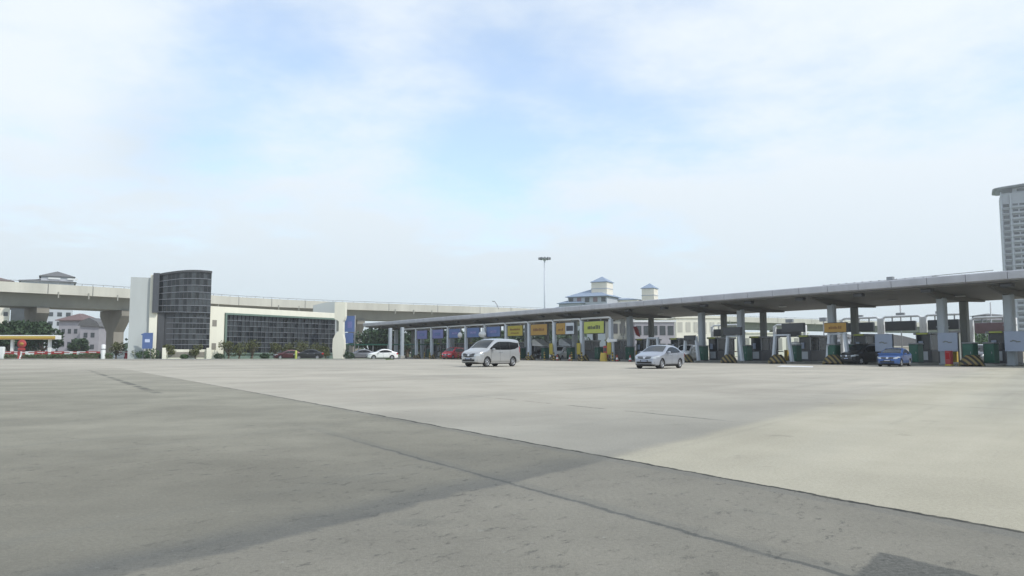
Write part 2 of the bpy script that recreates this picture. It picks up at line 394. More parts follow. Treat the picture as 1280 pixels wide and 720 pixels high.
# green verge with its raised kerb on the far left side, a road and more grass beyond
KY = 100.0
kb = MB()
for i in range(46):
    x0 = -104 + i * 1.9; kb.box(x0, x0 + 1.88, KY, KY + .3, 0, .16, b=.02)
tag(kb.build('kerb', 'concrete'), kind='structure')
tag(MB().box(-140, -16.6, KY + .3, KY + 7.5, 0, .14).build('verge', 'grass'), kind='structure')
tag(MB().add([(-220, KY + 14, .004), (-12, KY + 14, .004), (-12, KY + 24, .004), (-220, KY + 24, .004)], [(0, 1, 2, 3)]).build('service_road', 'road'), kind='structure')
tag(MB().add([(-890, 190, .008), (890, 190, .008), (890, 1390, .008), (-890, 1390, .008)], [(0, 1, 2, 3)]).build('distant_grass', 'grass'), kind='structure')

# ------------------------------------------------------------------ toll plaza frame: local x along the canopy (to the right), y to the rear
TH = math.atan2(-.832, .555); OX, OY = 33.7, 50.0
UX = Vector((math.cos(TH), math.sin(TH), 0)); UN = Vector((-math.sin(TH), math.cos(TH), 0))
def T(s, d, z=0.0): v = Vector((OX, OY, z)) + UX * s + UN * d; return (v.x, v.y, v.z)
def s_at(px, d):
    k = (px - 640) / F; b = Vector((OX, OY, 0)) + UN * d
    return (k * b.y - b.x) / (UX.x - k * UX.y)
SL, SR = -111.0, 26.0
cano = thing('toll_canopy', 'long grey flat canopy roof on columns spanning all the toll lanes', 'canopy', (OX, OY, 0), TH)
mb = MB()
# front fascia: curved panel in 2.7 m lengths with narrow joints
n_p = 51; pl = (SR - SL) / n_p
prof = [(0.42, 5.80), (0.10, 5.86), (0.02, 5.90), (0.0, 6.15), (0.0, 6.38), (0.05, 6.44), (0.5, 6.46), (.5, 5.84)]
for i in range(n_p): mb.prism(prof, SL + i * pl + .02, SL + (i + 1) * pl - .02, 'x')
mb.build('fascia', 'fascia', cano)
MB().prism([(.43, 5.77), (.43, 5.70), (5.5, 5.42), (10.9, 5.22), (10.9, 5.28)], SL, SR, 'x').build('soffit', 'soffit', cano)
mb = MB().prism([(.505, 5.80), (10.8, 5.29), (11.0, 5.20), (11.1, 5.55), (5.5, 6.1), (.505, 6.40)], SL + .01, SR - .01, 'x'); mb.build('roof', 'roof_metal', cano)
# beams crossing under the soffit in line with the columns, and soffit lamps
cols = [1262, 1178, 1040, 926, 877, 787]
sfr = [s_at(p, 4.0) for p in cols] + [-52.5, -63, -73.5, -84, -94.5, -105] + [14, 22]
for s in sfr:
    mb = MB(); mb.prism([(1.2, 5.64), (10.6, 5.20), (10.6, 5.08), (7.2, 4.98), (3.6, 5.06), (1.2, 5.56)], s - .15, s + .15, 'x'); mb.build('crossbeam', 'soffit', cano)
    w_ = .30
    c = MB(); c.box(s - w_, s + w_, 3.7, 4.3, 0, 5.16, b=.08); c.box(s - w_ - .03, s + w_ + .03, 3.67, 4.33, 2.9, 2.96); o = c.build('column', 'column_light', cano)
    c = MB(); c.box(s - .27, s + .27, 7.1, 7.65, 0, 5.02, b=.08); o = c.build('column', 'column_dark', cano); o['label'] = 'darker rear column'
for k in range(26):
    s = -4 - 5.415 * k + 2.7 + 10.8
    if s < SL: break
    MB().box(s - .38, s + .38, .75, 1.25, 5.42, 5.69, b=.04).build('soffit_lamp', 'metal_dark', cano)
    MB().box(s - .35, s + .35, 5.7, 6.0, 5.30, 5.36, b=.02).build('soffit_lamp', 'frame_white' if k % 3 == 0 else 'metal_grey', cano)
s0, s1 = s_at(1034, 4), s_at(1172, 4)
mb = MB().box(s0, s1, 3.6, 4.4, 6.26, 6.86, b=.06); mb.build('roof_duct', 'roof_metal', cano)
mb = MB()
for i in range(14):
    s = s0 + (s1 - s0) * i / 13; mb.box(s - .03, s + .03, 3.58, 4.42, 6.2, 6.88)
mb.tube([(s_at(1010, 4), 4, 6.78), (s_at(1245, 4), 4, 6.95)], .03, 6); mb.box(s_at(1120, 4) - .25, s_at(1120, 4) + .25, 3.3, 3.6, 6.3, 7.05)
mb.build('roof_rail', 'metal_grey', cano)

# ------------------------------------------------------------------ islands and what stands on them
def sk(k): return -(4.0 + 5.415 * k)
KS = list(range(-1, 18))
where = lambda k: '%s from the right' % ORD[k + 1]
isl = thing('toll_island', 'x', 'traffic island', T(sk(-1), 0), TH, 'concrete islands between the toll lanes')
mb = MB().box(-.8, .8, 1.4, 20, 0, .18, b=.03); mb.build('base', 'concrete', isl)
mb = MB()
pts = []
nn = 12
ring = []
for j in range(5):
    z = .12 + j * .17; rr = .82 * math.cos(j / 4 * 1.15); ring.append([( rr * math.cos(math.pi + math.pi * i / nn), 1.35 + 1.2 * rr * math.sin(math.pi + math.pi * i / nn), z) for i in range(nn + 1)])
vs = [v for r_ in ring for v in r_]; fs = []
for j in range(4):
    for i in range(nn): fs.append((j * (nn + 1) + i, j * (nn + 1) + i + 1, (j + 1) * (nn + 1) + i + 1, (j + 1) * (nn + 1) + i))
fs.append(tuple(4 * (nn + 1) + i for i in range(nn + 1)))
mb.add(vs, fs, 0, True)
mb.add([(-.82, 1.35, .12), (.82, 1.35, .12), (.34, 1.35, .80), (-.34, 1.35, .80)], [(0, 3, 2, 1)])
mb.prism([(-.84, 0), (-.84, .14), (.84, .14), (.84, 0)], 1.0, 1.4, 'y')
mb.build('crash_bumper', 'hazard', isl)
isl['label'] = 'concrete toll island with striped bumper, %s' % where(-1)
for k in KS[1:]: dup(isl, T(sk(k), 0), TH, 'concrete toll island with striped bumper, %s' % where(k))
# booths
bo = thing('toll_booth', 'x', 'toll booth', T(sk(-1), 5.2, .18), TH, 'toll booths on the islands')
mb = MB().box(-.6, .6, 0, 2.6, 0, 1.0, b=.03); mb.build('body', 'booth_dark', bo)
mb = MB()
for (x_, y_) in ((-.57, .03), (.57, .03), (-.57, 2.57), (.57, 2.57), (-.57, 1.3), (.57, 1.3)): mb.box(x_ - .035, x_ + .035, y_ - .035, y_ + .035, 1.0, 2.2)
mb.build('frame', 'metal_grey', bo)
MB().box(-.55, .55, .04, 2.56, 1.0, 2.19).build('window', 'booth_glass', bo)
MB().box(-.75, .75, -.15, 2.75, 2.2, 2.38, b=.05).build('roof', 'metal_grey', bo)
MB().box(-.62, -.6, 1.5, 2.3, .05, 2.1).build('door', 'metal_dark', bo)
MB().box(-.42, .30, -.02, -.002, .2, .88).build('notice', 'post_white', bo)
MB().box(-.45, .45, -.22, -.16, 2.22, 2.36).build('lane_light', 'sign_lime', bo)
MB().box(-.40, -.05, -.03, -.005, 1.15, 1.7).build('poster', 'pale_blue', bo)
bo['label'] = 'dark glazed toll booth on the island %s' % where(-1)
for k in KS[1:]: dup(bo, T(sk(k), 5.2, .18), TH, 'dark glazed toll booth on the island %s' % where(k))
# green cabinets beside the bumpers
gc = thing('control_cabinet', 'x', 'cabinet', T(sk(-1) + .45, 3.2, .18), TH, 'green cabinets beside the booths')
MB().box(-.36, .36, -.4, .4, .05, 1.42, b=.03).build('body', 'green_box', gc)
MB().box(-.30, .30, -.425, -.401, .15, 1.3, b=.005).build('door', 'green_box', gc)
MB().box(-.40, .40, -.44, .44, 1.42, 1.52, b=.03).build('cap', 'metal_grey', gc)
MB().box(-.38, .38, -.42, .42, 0, .05).build('plinth', 'metal_dark', gc)
MB().box(.2, .24, -.45, -.425, .7, .85).build('handle', 'metal_grey', gc)
gc['label'] = 'green metal cabinet on the toll island %s' % where(-1)
for k in KS[1:]: dup(gc, T(sk(k) + .45, 3.2, .18), TH, 'green metal cabinet on the toll island %s' % where(k))
for k in (0, 2): 
    dup(gc, T(sk(k) - .5, 2.2, .18), TH, 'green metal cabinet at the left edge of the island %s' % where(k))
dm = MB(); dm.lathe([(.42, 0), (.40, .10), (.28, .2), (0, .25)], 16)
tag(dm.build('white_dome', 'white_paint', None, T(sk(3) + .45, 3.2, 1.71)), 'white rounded cover on a green cabinet beside a striped bumper', 'cover')
# low post frames over the bumpers with display boards (islands 0..6)
fr = thing('post_frame', 'x', 'post frame', T(sk(2), 1.5), TH, 'pale post frames at the island ends')
for sx in (-1, 1):
    mb = MB(); mb.prism([(sx * .98 - .13, .18), (sx * .98 + .13, .18), (sx * .76 + .11, 1.9), (sx * .70 + .11, 2.45), (sx * .70 - .11, 2.45), (sx * .76 - .11, 1.9)], .3, .56, 'y'); mb.build('post', 'post_white', fr)
MB().box(-.86, .86, .32, .54, 2.45, 2.6, b=.03).build('beam', 'post_white', fr)
fr['label'] = 'pale slanted post frame over bumper, %s' % where(2)
for k in (3, 4, 5, 6): dup(fr, T(sk(k), 1.5), TH, 'pale slanted post frame over bumper, %s' % where(k))
def board(k, wd, h, z, m, name, label, cat, d=1.7, marks=None, mm_='letter_brown', s_off=0):
    t = thing(name, label, cat, T(sk(k) + s_off, d, z), TH)
    MB().box(-wd / 2, wd / 2, 0, .22, 0, h, b=.03).build('housing', 'metal_dark', t)
    MB().box(-wd / 2 + .05, wd / 2 - .05, -.03, -.001, .05, h - .05).build('face', m, t)
    if marks: 
        q = MB()
        for (x0, x1, z0, z1) in marks: q.box(x0, x1, -.045, -.031, z0, z1)
        q.build('lettering', mm_, t)
    return t
def dashes(x0, x1, z, h, n, seed):
    r = random.Random(seed); out_ = []; w_ = (x1 - x0) / n
    for i in range(n):
        hh = h * r.uniform(.65, 1.0); a_ = x0 + i * w_
        out_.append((a_ + w_ * .12, a_ + w_ * r.uniform(.6, .86), z, z + hh))
    return out_
board(2, 2.1, .85, 2.62, 'sign_orange', 'orange_sign', 'orange sign board above the two pale posts of a toll island', 'sign', marks=dashes(-.6, .65, .3, .25, 7, 1))
board(3, 2.3, .80, 2.75, 'display', 'display_board', 'dark display board above the bumper left of the orange sign', 'display board', s_off=1.3)
board(4, 2.2, .75, 2.62, 'display', 'display_board', 'dark display board above the bumper, fifth island from the right counting visible bumpers', 'display board')
board(5, 1.5, .5, 2.2, 'display', 'display_board', 'small dark display board just right of the silver car', 'display board')
# pale notice panels at the right-hand booths
for k, lb in ((-1, 'pale blue notice panel at the right edge of the photo'), (0, 'pale blue notice panel on the front column above the red box'), (1, 'pale blue notice panel behind the blue car')):
    t = thing('notice_panel', lb, 'notice panel', T({-1: s_at(1268, 3), 0: s_at(1183, 3), 1: s_at(1103, 3)}[k], 3.0), TH)
    q = MB(); q.box(-.72, .72, 0, .10, 1.05, 2.45, b=.02); q.build('board', 'pale_blue', t)
    q = MB(); q.box(-.75, -.68, .1, .18, .18, 2.45); q.box(.68, .75, .1, .18, .18, 2.45); q.build('stand', 'metal_dark', t)
    q = MB(); r_ = random.Random(k + 5)
    for j in range(5): q.box(-.35 + j * .12, -.2 + j * .13, -.012, -.001, 1.72 + .05 * math.sin(j * 1.4), 1.80 + .05 * math.sin(j * 1.4))
    q.build('lettering', 'column_dark', t)
# red box and yellow things
t = thing('fire_cabinet', 'red box standing between green cabinets at a toll island', 'fire cabinet', T(s_at(1184, 1.6), 1.6, 0.0), TH)
MB().box(-.2, .2, -.2, .2, .12, 1.1, b=.03).build('body', 'red', t); MB().box(-.22, .22, -.22, .22, 0, .12, b=.02).build('base', 'yellow', t); MB().box(-.13, .13, -.212, -.201, .5, .95).build('door', 'tail_red', t)
# lane gantries with coloured signs on islands 7..17
gan = {}
def gantry(k):
    t = thing('sign_gantry', 'pale grey sign gantry over the toll lane, %s of the gantries from the right' % ORD[k - 7], 'gantry', T((sk(k) + sk(k + 1)) / 2, .9), TH, 'gantries over the left toll lanes')
    hw = 5.415 / 2 - .14
    for sx in ((-1, 1) if k == 7 else (-1,)):
        q = MB(); q.box(sx * hw - .23, sx * hw + .23, -.2, .2, 0.1, 4.72, b=.04); q.build('post', 'post_white', t)
    q = MB(); q.tube([(-hw - .1, 0, 4.95), (hw - .32, 0, 4.95), (hw - .14, 0, 4.90), (hw - .03, 0, 4.78), (hw, 0, 4.6)], .12, 8); q.build('beam', 'frame_white', t)
    return t
def lane_sign(k, parts_, label, mk):
    t = thing('lane_sign', label, 'lane sign', T((sk(k) + sk(k + 1)) / 2 - .1, .62, 3.12), TH)
    q = MB(); q.box(-1.85, 1.85, .02, .16, 0, 1.5, b=.03); q.build('panel', 'metal_dark', t)
    for (x0, x1, m) in parts_: 
        q = MB(); q.box(x0, x1, -.01, .019, .08, 1.42); q.build('face', m, t)
    for (lst, m) in mk:
        q = MB()
        for (x0, x1, z0, z1) in lst: q.box(x0, x1, -.03, -.011, z0, z1)
        q.build('lettering', m, t)
    q = MB(); q.box(-1.2, -1.1, .05, .12, 1.5, 1.74); q.box(1.1, 1.2, .05, .12, 1.5, 1.74); q.build('bracket', 'metal_grey', t)
for k in range(7, 17): gan[k] = gantry(k)
lane_sign(7, [(-1.75, 1.75, 'sign_lime')], 'lime yellow sign with dark lettering over the toll lane', [(dashes(-1.1, 1.2, .55, .45, 8, 3), 'letter_dark')])
lane_sign(8, [(-1.75, 0.05, 'sign_orange'), (.12, 1.75, 'post_white')], 'half orange and half white lane sign with dark badge', [(dashes(-1.4, -.3, .5, .3, 4, 4), 'letter_brown'), ([(.3, 1.6, .45, 1.05)], 'letter_dark')])
lane_sign(9, [(-1.75, 1.75, 'sign_orange')], 'orange sign with brown lettering over the toll lane', [(dashes(-1.2, 1.2, .6, .35, 8, 5), 'letter_brown')])
lane_sign(10, [(-1.75, 1.75, 'sign_yellow')], 'mustard yellow sign over the lane above the silver van', [(dashes(-1.2, 1.2, .8, .28, 8, 6), 'letter_brown'), (dashes(-1.0, 1.0, .35, .22, 8, 7), 'letter_brown')])
for k, m, lb in ((11, 'sign_blue', 'blue lane sign just above the roof of the silver van'), (12, 'sign_blue', 'blue lane sign above the windscreen of the silver van'), (13, 'sign_blue', 'blue lane sign above the red car'),
              (14, 'sign_violet', 'violet blue lane sign left of the red car'), (15, 'sign_violet', 'violet blue lane sign, leftmost of the lane signs')):
    lane_sign(k, [(-1.75, 1.75, m)], lb, [([(-.9, .9, .55, .95)], 'sign_blue' if m != 'sign_blue' else 'sign_violet'), (dashes(-.7, .7, .65, .2, 6, k), 'letter_pale')])
# yellow height boards, small round signs and boom gates at the left gantries
for k in (7, 8, 9):
    t = thing('marker_board', 'upright yellow marker board at the gantry post, %s from the right' % ORD[k - 7], 'marker board', T(sk(k) + .1, .35), TH, 'yellow marker boards')
    MB().box(-.33, .33, 0, .08, .75, 2.1, b=.02).build('board', 'sign_yellow', t); q = MB(); q.box(-.05, .05, .09, .17, 0, 2.0); q.build('stand', 'metal_dark', t)
for px, d, lb in ((603, .3, 'white oval sign beside a blue lane sign'), (575, .3, 'small white sign between two blue lane signs')):
    t = thing('oval_sign', lb, 'sign', T(s_at(px, d), d), TH); ww = .95 if px > 590 else .6
    q = MB(); q.lathe([(0, .03), (.5, .03), (.5, -.03), (0, -.03)], 24, axis='y'); 
    q.v = [(v[0] * 2.1 * ww, v[1], v[2] * .85 + 3.55) for v in q.v]; q.build('face', 'frame_white', t)
    MB().box(-.04, .04, .04, .12, 2.9, 4.9).build('hanger', 'metal_grey', t)
t = thing('arrow_post', 'white arrow sign on a pale post beside the lime sign', 'arrow sign', T(s_at(763, .4), .4), TH)
q = MB(); q.prism([(-.75, 2.3), (-.3, 2.75), (-.3, 2.5), (1.0, 2.45), (1.0, 2.2), (-.3, 2.15), (-.35, 1.95)], 0, .08, 'y'); q.build('arrow', 'frame_white', t)
q = MB(); q.box(-.2, .2, .1, .4, 0, 2.2, b=.04); q.build('post', 'post_white', t)
t = thing('crash_barrel', 'yellow box standing before the red box left of the green cabinets', 'barrel', T(s_at(754, -.3), -.3), TH)
MB().lathe([(0, .95), (.3, .93), (.36, .8), (.38, .5), (.42, .05), (.42, 0)], 16).build('body', 'yellow', t)
t = thing('ticket_machine', 'red ticket machine beside the arrow post', 'ticket machine', T(s_at(756, 1.0), 1.0), TH)
MB().box(-.33, .33, 0, .5, .1, 1.75, b=.04).build('body', 'red', t); MB().box(-.22, .22, -.02, -.001, 1.1, 1.5).build('screen', 'display', t); MB().box(-.38, .38, -.05, .55, 0, .1).build('plinth', 'concrete', t)
aw = None
for j, (px, d, lb) in enumerate(((671, 3.2, 'white sloping awning over a booth below the orange sign'), (705, 3.6, 'dull white sloping awning below the half orange sign'))):
    t = thing('awning', lb, 'awning', T(s_at(px, d), d), TH)
    q = MB(); q.prism([(-1.1, 2.7), (-.6, 2.75), (1.3, 1.9), (1.3, 1.8), (-1.1, 1.9)], 0, 1.4, 'y'); q.build('canvas', 'frame_white' if j == 0 else 'post_white', t)
    q = MB(); 
    for x_ in (-1.0, 1.2): q.box(x_ - .04, x_ + .04, .6, .7, 0.1, 1.85)
    q.build('stand', 'metal_dark', t)
bg_ = thing('boom_gate', 'x', 'boom gate', T(sk(0) + .3, 9.5, .18), TH, 'boom gates in the lanes')
MB().box(-.2, .2, -.2, .2, 0, 1.05, b=.03).build('cabinet', 'yellow', bg_)
q = MB()
for i in range(7): q.box(-.25 - .45 * (i + 1), -.25 - .45 * i, -.27, -.21, .86, .96, mi=i % 2)
q.build('arm', ['frame_white', 'red'], bg_)
bg_['label'] = 'boom gate with red and white arm, %s' % where(0)
for k in KS[2:]: dup(bg_, T(sk(k) + .3, 9.5, .18), TH, 'boom gate with red and white arm, %s' % where(k))
bl = thing('striped_bollard', 'x', 'bollard', T(sk(5) - .75, .1), TH, 'striped bollards at the island corners')
q = MB(); 
for j in range(6): q.lathe([(.10, .02 + j * .16), (.10, .02 + (j + 1) * .16)], 10, j % 2)
q.lathe([(.10, .98), (.07, 1.03), (.001, 1.04)], 10); q.build('body', ['yellow', 'black'], bl); q = MB(); q.lathe([(.17, 0), (.17, .03), (.10, .05)], 10); q.build('base', 'metal_dark', bl)
first_ = True
for k in range(7, 16):
    for sx, wd_ in ((-1, 'left'), (1, 'right')):
        lb_ = 'striped yellow and black bollard at the %s corner of the island %s' % (wd_, where(k)); lc = T(sk(k) + sx * .95, .15)
        if first_: bl.location = lc; bl['label'] = lb_; first_ = False
        else: dup(bl, lc, TH, lb_)
cn = thing('traffic_cone', 'x', 'traffic cone', T(sk(8) - 1.6, .4), TH, 'orange cones between the gantry posts')
q = MB(); q.lathe([(.17, .04), (.14, .2)], 14); q.lathe([(.14, .2), (.10, .42)], 14, 1); q.lathe([(.10, .42), (.035, .72), (.001, .73)], 14); q.build('body', ['red', 'frame_white'], cn); q = MB(); q.box(-.2, .2, -.2, .2, 0, .04, b=.01); q.build('base', 'black', cn)
for j, (k, o_) in enumerate(((6, -1.7), (7, 1.5), (8, -1.6), (9, 1.6), (10, -1.5), (11, 1.4))):
    lb_ = 'orange and white traffic cone before the left toll lanes, %s from the right' % ORD[j]; lc = T(sk(k) + o_, .2 + .1 * (j % 3))
    if j == 0: cn.location = lc; cn['label'] = lb_
    else: dup(cn, lc, TH + j, lb_)
# white hanging banner and red flag between the lime sign and the silver car
t = thing('banner_post', 'white vertical banner on a tall post right of the lime sign', 'banner', T(s_at(778, 6), 6), TH)
q = MB(); q.prism([(-.75, 5.0), (-.75, 4.85), (-.28, 4.8), (-.28, 3.0), (.25, 2.9), (.25, 4.1), (.42, 4.2), (.42, 5.0)], 0, .05, 'y'); q.build('cloth', 'frame_white', t)
MB().tube([(0, .1, 0), (0, .1, 5.1)], .06, 8).build('post', 'metal_grey', t)
t = thing('red_flag', 'faded red flag hanging above the silver car', 'flag', T(s_at(795, 5), 5), TH)
q = MB(); q.add([(-.5, 0, 4.0), (0, .05, 3.95), (.35, 0, 3.6), (.7, -.05, 2.75), (.2, 0, 2.9), (-.2, .05, 3.2), (-.5, .03, 4.0), (0, .08, 3.95), (.35, .03, 3.6), (.7, -.02, 2.75), (.2, .03, 2.9), (-.2, .08, 3.2)],
   [(0, 1, 2, 3, 4, 5), (11, 10, 9, 8, 7, 6), (0, 6, 7, 1), (1, 7, 8, 2), (2, 8, 9, 3), (3, 9, 10, 4), (4, 10, 11, 5), (5, 11, 6, 0)]); q.build('cloth', 'red', t)
MB().tube([(-.55, 0, 0), (-.55, 0, 4.2)], .05, 8).build('pole', 'metal_grey', t)

# rear gantries with dark display boards, seen through the right-hand bays
def rear_gantry(pa, pb, d, ztop, label, m='display', blab=None):
    sa, sb = s_at(pa, d), s_at(pb, d); t = thing('display_gantry', label, 'gantry', T((sa + sb) / 2, d), TH); hw = (sb - sa) / 2
    for sx in (-1, 1): q = MB(); q.box(sx * hw - .16, sx * hw + .16, -.15, .15, 0, ztop - .1, b=.04); q.build('post', 'frame_white', t)
    q = MB(); q.tube([(-hw, 0, ztop - .4), (-hw + .08, 0, ztop - .12), (-hw + .3, 0, ztop), (hw - .3, 0, ztop), (hw - .08, 0, ztop - .12), (hw, 0, ztop - .4)], .11, 8); q.build('beam', 'frame_white', t)
    q = MB(); q.box(-hw + .35, hw - .5, -.25, .1, ztop - 1.35, ztop - .45, b=.04); q.build('display', m, t)
    q = MB(); q.box(-hw * .5, -hw * .5 + .08, -.05, .05, ztop - .46, ztop - .05); q.box(hw * .5 - .08, hw * .5, -.05, .05, ztop - .46, ztop - .05); q.build('bracket', 'metal_grey', t)
rear_gantry(1052, 1099, 14, 4.35, 'white rear gantry with dark display, left of the one behind the blue car')
rear_gantry(1103, 1152, 14, 4.35, 'white rear gantry with dark display directly above the blue car')
rear_gantry(1156, 1207, 14, 4.35, 'white rear gantry with dark display partly hidden by a column')
rear_gantry(1214, 1268, 14, 3.95, 'low rear gantry with brownish display near the right edge', 'window_pink')
rear_gantry(968, 1006, 15, 4.0, 'white rear gantry with dark display left of the orange sign')
rear_gantry(890, 923, 15, 4.2, 'white rear gantry with dark display right of the silver car')
for i, (px, y0, y1, Y, wd, hp) in enumerate(((1073, 394, 399, 84, .9, 0), (1125, 391, 397, 84, .95, 0), (1028, 397, 402, 86, .85, 0), (986, 399, 403.5, 90, 1.0, 0), (1174, 389, 394.5, 82, .8, 0))):
    sp_ = ['between the orange sign and the blue car', 'high above the blue car', 'just above the orange sign', 'left of the orange sign', 'left of the column with the red box']
    t = thing('signal_post', 'grey signal box on a thin post ' + sp_[i], 'signal', (X(px, Y), Y, 0), TH)
    MB().box(-wd / 2, wd / 2, 0, .3, Z(y1, Y), Z(y0, Y), b=.03).build('box', 'metal_grey', t)
    MB().tube([(-.1, .36, 0), (-.1, .36, Z(y0, Y) + (1.6 if i == 1 else 0))], .07, 8).build('post', 'metal_grey', t)

# ------------------------------------------------------------------ vehicles
def interp(pts, x):
    for (a, b) in zip(pts, pts[1:]):
        if (a[0] - x) * (b[0] - x) <= 0 and a[0] != b[0]:
            t = (x - a[0]) / (b[0] - a[0]); return a[1] + (b[1] - a[1]) * t
    return pts[0][1] if abs(x - pts[0][0]) < abs(x - pts[-1][0]) else pts[-1][1]
def smooth_pts(pts, n=2):
    for _ in range(n):
        q = [pts[0]]
        for a, b in zip(pts, pts[1:]):
            q.append((a[0] * .75 + b[0] * .25, a[1] * .75 + b[1] * .25)); q.append((a[0] * .25 + b[0] * .75, a[1] * .25 + b[1] * .75))
        q.append(pts[-1]); pts = q
    return pts
def make_car(name, label, sp, paintname, group=None):
    Lh = sp['L'] / 2; W2 = sp['W'] / 2; Hh = sp['H']; belt = sp['belt']; zb0 = sp['zb']
    top = smooth_pts(sp['top'], 2); wr = sp['wr']; ax = sp['axles']
    def zt(x): return interp(top, x)
    def zb(x):
        e = max(0, abs(x) - (Lh - .45)) / .45; return zb0 + .10 * e * e
    def wpl(x):
        k = max(0.0, (x - (Lh - .75)) / .75); k2 = max(0.0, (-x - (Lh - .45)) / .45)
        return W2 * (1 - sp.get('nose', .30) * k ** 2.6 - .14 * k2 ** 2.8)
    def side(x, z):
        wv_ = wpl(x)
        if z < .45: wv_ *= 1 - .06 * ((.45 - z) / .3) ** 1.5
        if z > belt: wv_ *= 1 - sp['tumble'] * ((z - belt) / (Hh - belt)) ** 1.15
        elif z > belt - .25: wv_ *= 1 + .012 * math.sin((z - belt + .25) / .25 * math.pi)
        return wv_
    def ring(x):
        t, b = zt(x), zb(x); r = min(sp.get('rr', .12), (t - b) * .4); zs = [b + (t - r - b) * f for f in (0, .08, .2, .35, .5, .62, .72, .8, .87, .93, .97, 1.0)]
        pts = [(0, b), (side(x, b) * .5, b), (side(x, b) * .93, b)] + [(side(x, z), z) for z in zs[1:]]
        ws = side(x, t - r)
        for q in (.3, .6, .85): 
            an = q * math.pi / 2; pts.append((ws - r * (1 - math.cos(an)) * 1.1, t - r + r * math.sin(an) * .94))
        we = ws - r * 1.1
        for q in (.93, .7, .4, 0): pts.append((we * q, t - r * .06 + r * .06 * 1 + sp.get('crown', .03) * (1 - q * q)))
        return pts
    n = 64; xs = [Lh - 2 * Lh * (0.5 - 0.5 * math.cos(math.pi * i / n)) * 1.0 for i in range(n + 1)]
    xs = sorted(set([round(a, 4) for a in xs] + [round(Lh - .02, 4), round(Lh - .06, 4), round(Lh - .12, 4), round(-Lh + .03, 4), round(-Lh + .08, 4)]), reverse=True)
    rings = [ring(x_) for x_ in xs]; K = len(rings[0]); vs = []; fs = []
    for x_, r_ in zip(xs, rings):
        vs += [(x_, y_, z_) for y_, z_ in r_] + [(x_, -y_, z_) for y_, z_ in r_[-2:0:-1]]
    m_ = 2 * K - 2
    for i in range(len(xs) - 1):
        for j in range(m_): j2 = (j + 1) % m_; fs.append((i * m_ + j, i * m_ + j2, (i + 1) * m_ + j2, (i + 1) * m_ + j))
    fs.append(tuple(range(m_ - 1, -1, -1))); fs.append(tuple((len(xs) - 1) * m_ + j for j in range(m_)))
    t = thing(name, label, sp['cat'], group=group)
    mb = MB().add(vs, fs, 0, True); body = mb.build('body', [paintname, 'black'], t)
    bm = bmesh.new(); bm.from_mesh(body.data); bmesh.ops.recalc_face_normals(bm, faces=bm.faces); bm.to_mesh(body.data); bm.free()
    cut = MB()
    for a_ in ax:
        for sy in (-1, 1):
            c = [(0, sy * (W2 + .3)), (wr + .055, sy * (W2 + .3)), (wr + .055, sy * (W2 - .30)), (0, sy * (W2 - .30))]
            cut.lathe([(max(p_[0], 1e-4), p_[1]) for p_ in c], 28, 0, (a_, 0, wr), 'y', False)
    cb = cut.build('cutter', 'black'); bm = bmesh.new(); bm.from_mesh(cb.data); bmesh.ops.remove_doubles(bm, verts=bm.verts, dist=1e-3); bmesh.ops.recalc_face_normals(bm, faces=bm.faces); bm.to_mesh(cb.data); bm.free()
    md = body.modifiers.new('b', 'BOOLEAN'); md.operation = 'DIFFERENCE'; md.object = cb; md.solver = 'EXACT'
    dg = bpy.context.evaluated_depsgraph_get(); me = bpy.data.meshes.new_from_object(body.evaluated_get(dg)); body.modifiers.clear(); old = body.data; body.data = me
    for p_ in me.polygons: p_.use_smooth = True
    bpy.data.objects.remove(cb, do_unlink=True)
    try: me.set_sharp_from_angle(angle=R(38))
    except Exception: pass
    def fcast(y, z):
        x_ = Lh
        while x_ > 0 and not (z <= zt(x_) + .02 and z >= zb(x_) and abs(y) <= side(x_, z)): x_ -= .004
        return x_
    def rcast(y, z):
        x_ = -Lh
        while x_ < 0 and not (z <= zt(x_) + .02 and abs(y) <= side(x_, z)): x_ += .004
        return x_
    def grid(fn, nu, nv, thk_fn=None):
        vs = [fn(i / nu, j / nv) for i in range(nu + 1) for j in range(nv + 1)]; fs = []
        for i in range(nu):
            for j in range(nv): a_ = i * (nv + 1) + j; fs.append((a_, a_ + 1, a_ + nv + 2, a_ + nv + 1))
        return vs, fs
    def sidepatch(q, x0, x1, zlo, zhi, off=.006, nu=14, nv=4, both=True, smooth=True, sgn=1):
        for sy in ((1, -1) if both else (sgn,)):
            def fn(u, v):
                x_ = x0 + (x1 - x0) * u; a_ = zlo(x_) if callable(zlo) else zlo; b_ = zhi(x_) if callable(zhi) else zhi
                z_ = a_ + (b_ - a_) * v; return (x_, sy * (side(x_, z_) + off), z_)
            q.add(*grid(fn, nu, nv), 0, smooth)
    def frontpatch(q, y0, y1, z0, z1, off=.008, nu=8, nv=4, cast=fcast):
        sg = 1 if cast is fcast else -1
        def fn(u, v):
            y_ = y0 + (y1 - y0) * u; a_ = z0(y_) if callable(z0) else z0; b_ = z1(y_) if callable(z1) else z1
            z_ = a_ + (b_ - a_) * v; return (cast(y_, z_) + sg * off, y_, z_)
        q.add(*grid(fn, nu, nv), 0, True)
    def toppatch(q, x0, x1, wf, off=.006, nu=8, nv=8):
        def fn(u, v):
            x_ = x0 + (x1 - x0) * u; t_ = zt(x_); r = min(sp.get('rr', .12), (t_ - zb(x_)) * .4); hw = (side(x_, t_ - r) - r * 1.1) * wf
            y_ = hw * (2 * v - 1); qn = (2 * v - 1) * wf
            return (x_, y_, t_ + sp.get('crown', .03) * (1 - qn * qn) + off)
        q.add(*grid(fn, nu, nv), 0, True)
    gl = 'booth_glass'
    q = MB(); toppatch(q, *sp['ws'], .97); q.build('windscreen', gl, t)
